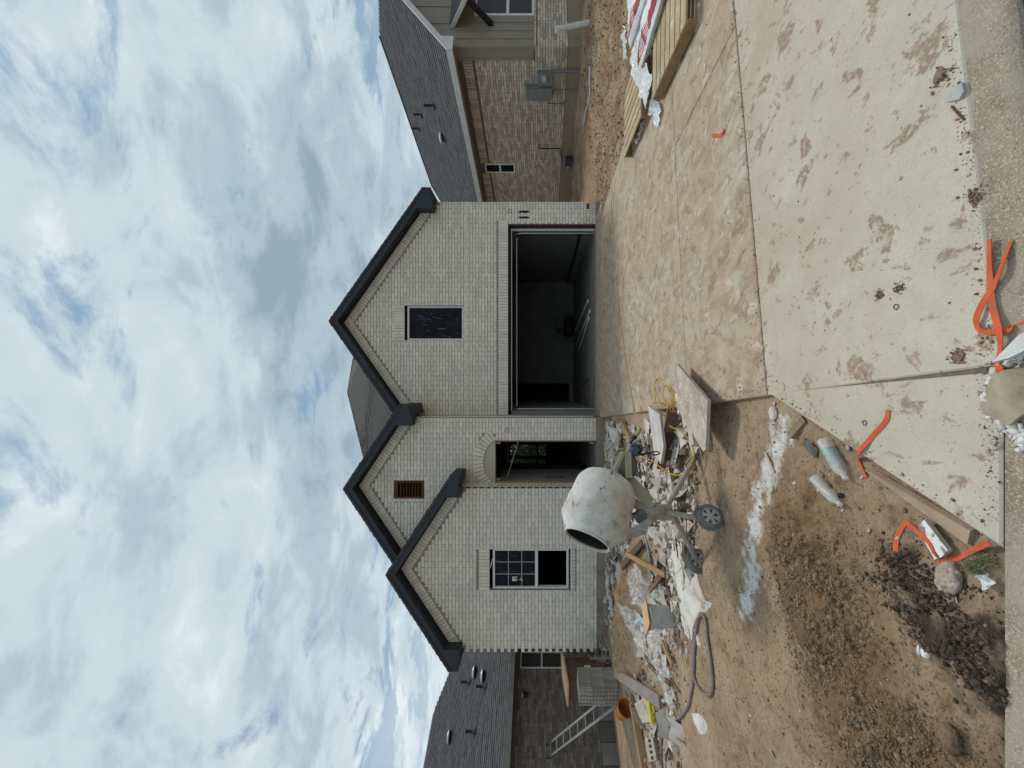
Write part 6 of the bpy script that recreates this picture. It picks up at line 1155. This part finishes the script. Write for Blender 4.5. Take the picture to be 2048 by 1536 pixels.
rock(1896, 1158, 0.055, 'pale lump of concrete on the dirt below the white trim', 401); rock(1838, 1300, 0.016, 'small white stone in the clods, upper of the pair', 402, VIN); rock(1850, 1308, 0.018, 'small white stone in the clods, lower of the pair', 403, VIN); rock(1722, 1155, 0.02, 'brown stone on the sandy patch beside the clods', 404, SOIL); rock(1680, 1230, 0.026, 'round brown clod at the edge of the clod heap', 405, SOIL); rock(1900, 1480, 0.06, 'large half-buried brown rock at the left frame edge', 406, SOIL)
for i, (x, y) in enumerate(((1508, 968), (1523, 985), (1512, 1010), (1500, 1095), (1486, 1150))): pass
def poly_chunk(pts, z0, th, material, name, label, cat, seed=0):
    q = [G(x, y, z0) for x, y in pts]; return tag(MB().prism(q, (0, 0, th)).build(name, material), label, cat)
CH = mat('broken_concrete', (0.40, 0.34, 0.255), (0.27, 0.22, 0.16), 9, 0.92, 0.5, 110, spots=[(9, 0.56, 0.64, (0.215, 0.155, 0.11))])
poly_chunk([(1996, 742), (1981, 770), (1966, 812), (1972, 826), (1996, 846), (2024, 851), (2043, 835), (2075, 815), (2085, 745), (2030, 738)], 0.002, 0.011, CH, 'concrete_slab_chunk', 'flat broken concrete chunk at the gutter below the straps', 'concrete chunk')
poly_chunk([(1998, 724), (2004, 716), (2048, 672), (2085, 650), (2085, 690), (2030, 716)], 0.022, 0.02, mat('white_shard', (0.60, 0.59, 0.57), (0.52, 0.51, 0.49), 9, 0.85, 0.3, 80), 'plaster_shard', 'long white shard pointing at the orange straps', 'shard')
WCR = mat('white_crumb', (0.68, 0.66, 0.63), (0.58, 0.55, 0.51), 20, 0.9, 0.2, 60, tint=0.15)
xyp = np.concatenate([along(gxy((1993, 735), (1985, 765), (1968, 808), (1990, 842), (2020, 852)), 420, 0.005), along(gxy((2005, 858), (2030, 862), (2045, 870), (2035, 895)), 260, 0.012), along(gxy((1990, 728), (2040, 720)), 60, 0.006)]); S = np.minimum(0.0018 * (1 - RNG.random(len(xyp))) ** -0.6, 0.011)
scatter('white_crumbs', L0, np.column_stack([xyp, np.where(xyp[:, 1] > 1.245, 0, -0.008) + S * 0.4]), S, WCR, label='white mortar crumbs round the broken concrete chunk', cat='crumbs')
n = 900; xyp = np.column_stack([RNG.uniform(-0.3, 4, n), 1.27 + 5 * RNG.random(n) ** 2]); keep = (xyp[:, 0] > Ledge(xyp[:, 1]) + 0.03) & (xyp[:, 0] < Redge(xyp[:, 1])); xyp = xyp[keep]; S = np.minimum(0.0013 * (1 - RNG.random(len(xyp))) ** -0.55, 0.008)
scatter('pebbles', A1, np.column_stack([xyp, slabz(xyp[:, 1]) + S * 0.4]), S * 0.8, SOIL, label='tiny dark pebbles and dirt bits on the concrete', cat='pebbles')
MPAT = mat('dried_mud_pat', (0.26, 0.18, 0.125), (0.19, 0.13, 0.09), 30, 0.95, 0.6, 90)
for x, y, rx, ry, lb, sd in ((1760, 590, 9, 10, 'small crumbled mud pat in the middle of the slab', 1), (1918, 712, 14, 14, 'crumbled mud pat near the joint at the gutter', 2), (1949, 396, 14, 16, 'dark mud pat at the slab edge by the gutter', 3), (1884, 160, 18, 24, 'large dried mud pat at the right end of the slab', 4), (1800, 575, 10, 8, 'dried mud pat below the dark wire ring', 6)):
    blob('mud_pat', [(x + rx * (1 + 0.35 * random.uniform(-1, 1)) * math.cos(t_), y + ry * (1 + 0.35 * random.uniform(-1, 1)) * math.sin(t_)) for t_ in np.linspace(0, 5.7, 9)], 0.005, MPAT, lb, 'mud pat', sd)
    c = G(x, y); k = 45; q = np.column_stack([c.x + RNG.normal(size=k) * rx / 900, c.y + RNG.normal(size=k) * rx / 900]); S = RNG.uniform(0.0012, 0.005, k); scatter('mud_crumbs', L0, np.column_stack([q, np.full(k, 0.006)]), S, SOIL, label='crumbs on the ' + lb, cat='crumbs')
rust = mat('rusty_nail', (0.17, 0.07, 0.04), None, 20, 0.8, 0.2); tag(MB().tube([G(1903, 213, 0.004), G(1928, 240, 0.004)], 0.0035, 8).build('rusty_pin', rust), 'rusty pin on the slab beside the large mud pat', 'pin')
poly_chunk([(1898, 205), (1925, 198), (1934, 182), (1930, 165), (1912, 175)], 0.002, 0.012, mat('grey_chip', (0.42, 0.42, 0.40), None, 12, 0.9, 0.3, 70), 'stone_chip', 'grey stone chip on the large mud pat', 'stone chip')
for x, y, lb in ((1792, 614, 'black wire ring lying in the middle of the slab'), (1729, 846, 'black wire ring on the flared slab by the strap')):
    c = G(x, y, 0.004); tag(MB().tube([c + Vector((0.011 * math.cos(t_), 0.011 * math.sin(t_), 0.002 * math.sin(2 * t_))) for t_ in np.linspace(0, 6.9, 20)], 0.0016, 6).build('wire_ring', BLK), lb, 'wire ring')
GRS = mat('grass_blade', (0.13, 0.15, 0.07), (0.22, 0.20, 0.11), 8, 0.8, 0, 10, tint=0.35); mb = MB()
for i in range(200):
    bx = random.gauss(0, 1); p = GP(1965 + bx * 16, 1128 + random.gauss(0, 7) - bx * 4); a = random.uniform(0, 6.3); l = random.uniform(0.02, 0.055); d = Vector((math.cos(a), math.sin(a), 0)) * l * 0.8; w = Vector((-d.y, d.x, 0)).normalized() * 0.0013
    mb.add([p - w, p + w, p + d * .5 + w * .7 + Vector((0, 0, l * .5)), p + d * .5 - w * .7 + Vector((0, 0, l * .5)), p + d + Vector((0, 0, l * .35))], [(0, 1, 2, 3), (3, 2, 4)])
tag(mb.build('grass', GRS), 'sparse grass tuft in the corner between slab and gutter', 'grass', None, 'stuff')
plank(1530, 905, 1548, 945, 0.02, 0.006, 'splintered pale wood sliver at the head of the white powder streak', mat('sliver', (0.46, 0.38, 0.30), None, 6, 0.9, 0.2), 0.01, 'wood_sliver', 'sliver')
rock(1545, 825, 0.05, 'cluster of pale broken tile at the slab corner', 410, LOOSE, 0.3)
film('plastic_scrap', [(1968, 1150, -0.03), (1975, 1160, -0.03), (1990, 1175, -0.03)], 0.05, 'crumpled clear plastic scrap below the grass tuft', 41, 0.03, 14, 8)
# ------------------------------------------------------------------ right side yard and garage contents
b0 = GP(1178, 41); tp = P(1112, 59, b0.y); tag(MB().tube([b0 - Vector((0, 0, 0.2)), tp], 0.055, 14).lathe(tp, tp - b0, [(-0.08, 0.066), (0.0, 0.066), (0.0, 0.05), (-0.05, 0.048)], 14).build('drain_pipe', WHT, smooth=False), 'slanting white plastic drain pipe stub in the side yard', 'pipe')
line([(1183, 133), (1180, 165), (1176, 195), (1171, 225), (1168, 250)], 0.022, WHT, 'thin white pipe lying along the right foundation', 'pipe', 'thin_pipe')
line([(1166, 0), (1186, 60), (1200, 110), (1214, 150)], 0.008, STRAW, 'thin straw-coloured cord on the soil of the side yard', 'cord', 'twine')
for x0, y0, x1, y1, w, lb in ((1176, 602, 1148, 668, 0.10, 'uppermost pale trim board on the garage floor'), (1180, 622, 1152, 690, 0.09, 'middle pale trim board on the garage floor'), (1178, 636, 1158, 700, 0.12, 'lowest pale trim board on the garage floor')):
    a, b = G(x0, y0, 0.10), G(x1, y1, 0.09); tag(MB().bar(a, b, w, 0.03).build('trim_board', WHT), lb, 'board')
quad_board('drywall_sheet', [G(1176, 678, 0.085), G(1150, 692, 0.085), G(1145, 790, 0.085), G(1176, 756, 0.085)], 0.014, [DRY, DRY], 'grey drywall sheet lying on the garage floor', 'board')
c = Vector((2.35, 15.6, 0.07)); cm = thing('air_compressor', c, 'dark compressor against the garage back wall', 'compressor')
MB().lathe(c + Vector((-0.45, 0, 0.28)), (1, 0, 0), [(0, 0.001), (0.02, 0.14), (0.1, 0.2), (0.75, 0.2), (0.85, 0.14), (0.87, 0.001)], 20).build('tank', BLK, cm, smooth=True); MB().box(c.x - .1, c.x + .3, c.y - .15, c.y + .15, c.z + .48, c.z + .80).build('motor', HSG, cm); MB().lathe(c + Vector((-.2, -.1, .62)), (0, 1, 0), [(-.06, .001), (-.06, .14), (.02, .14), (.02, .001)], 16).build('pump', BLK, cm)
for s_ in (-.35, .3): MB().box(c.x + s_, c.x + s_ + .05, c.y - .15, c.y + .15, c.z, c.z + .12).build('foot', BLK, cm)

# soil kicked over the slab edge and along the joints
ed = [(float(Lx(y)) + 0.03, y) for y in (1.5, 2.5, 3.5, 4.6)] ; fl_ = [(-0.05, 2.45), (-0.30, 1.85), (-0.50, 1.32)]; jj = [(0.0, J1(0.0)), (1.5, J1(1.5)), (3.0, J1(3.0))]; gg = [(-0.45, 1.27), (0.3, 1.29), (1.3, 1.40)]
q = np.concatenate([along(ed[1:], 900, 0.05), along(fl_, 500, 0.03), along(jj, 700, 0.035), along(gg, 700, 0.02)]); q = q[(q[:, 0] > Ledge(q[:, 1]) + 0.015) & (q[:, 1] > J0(q[:, 0]) + 0.01)]; S = np.minimum(0.0013 * (1 - RNG.random(len(q))) ** -0.5, 0.007)
scatter('edge_grit', A1, np.column_stack([q, slabz(q[:, 1]) + S * 0.4]), S, SOIL, label='brown grit along the slab edges and joints', cat='grit')
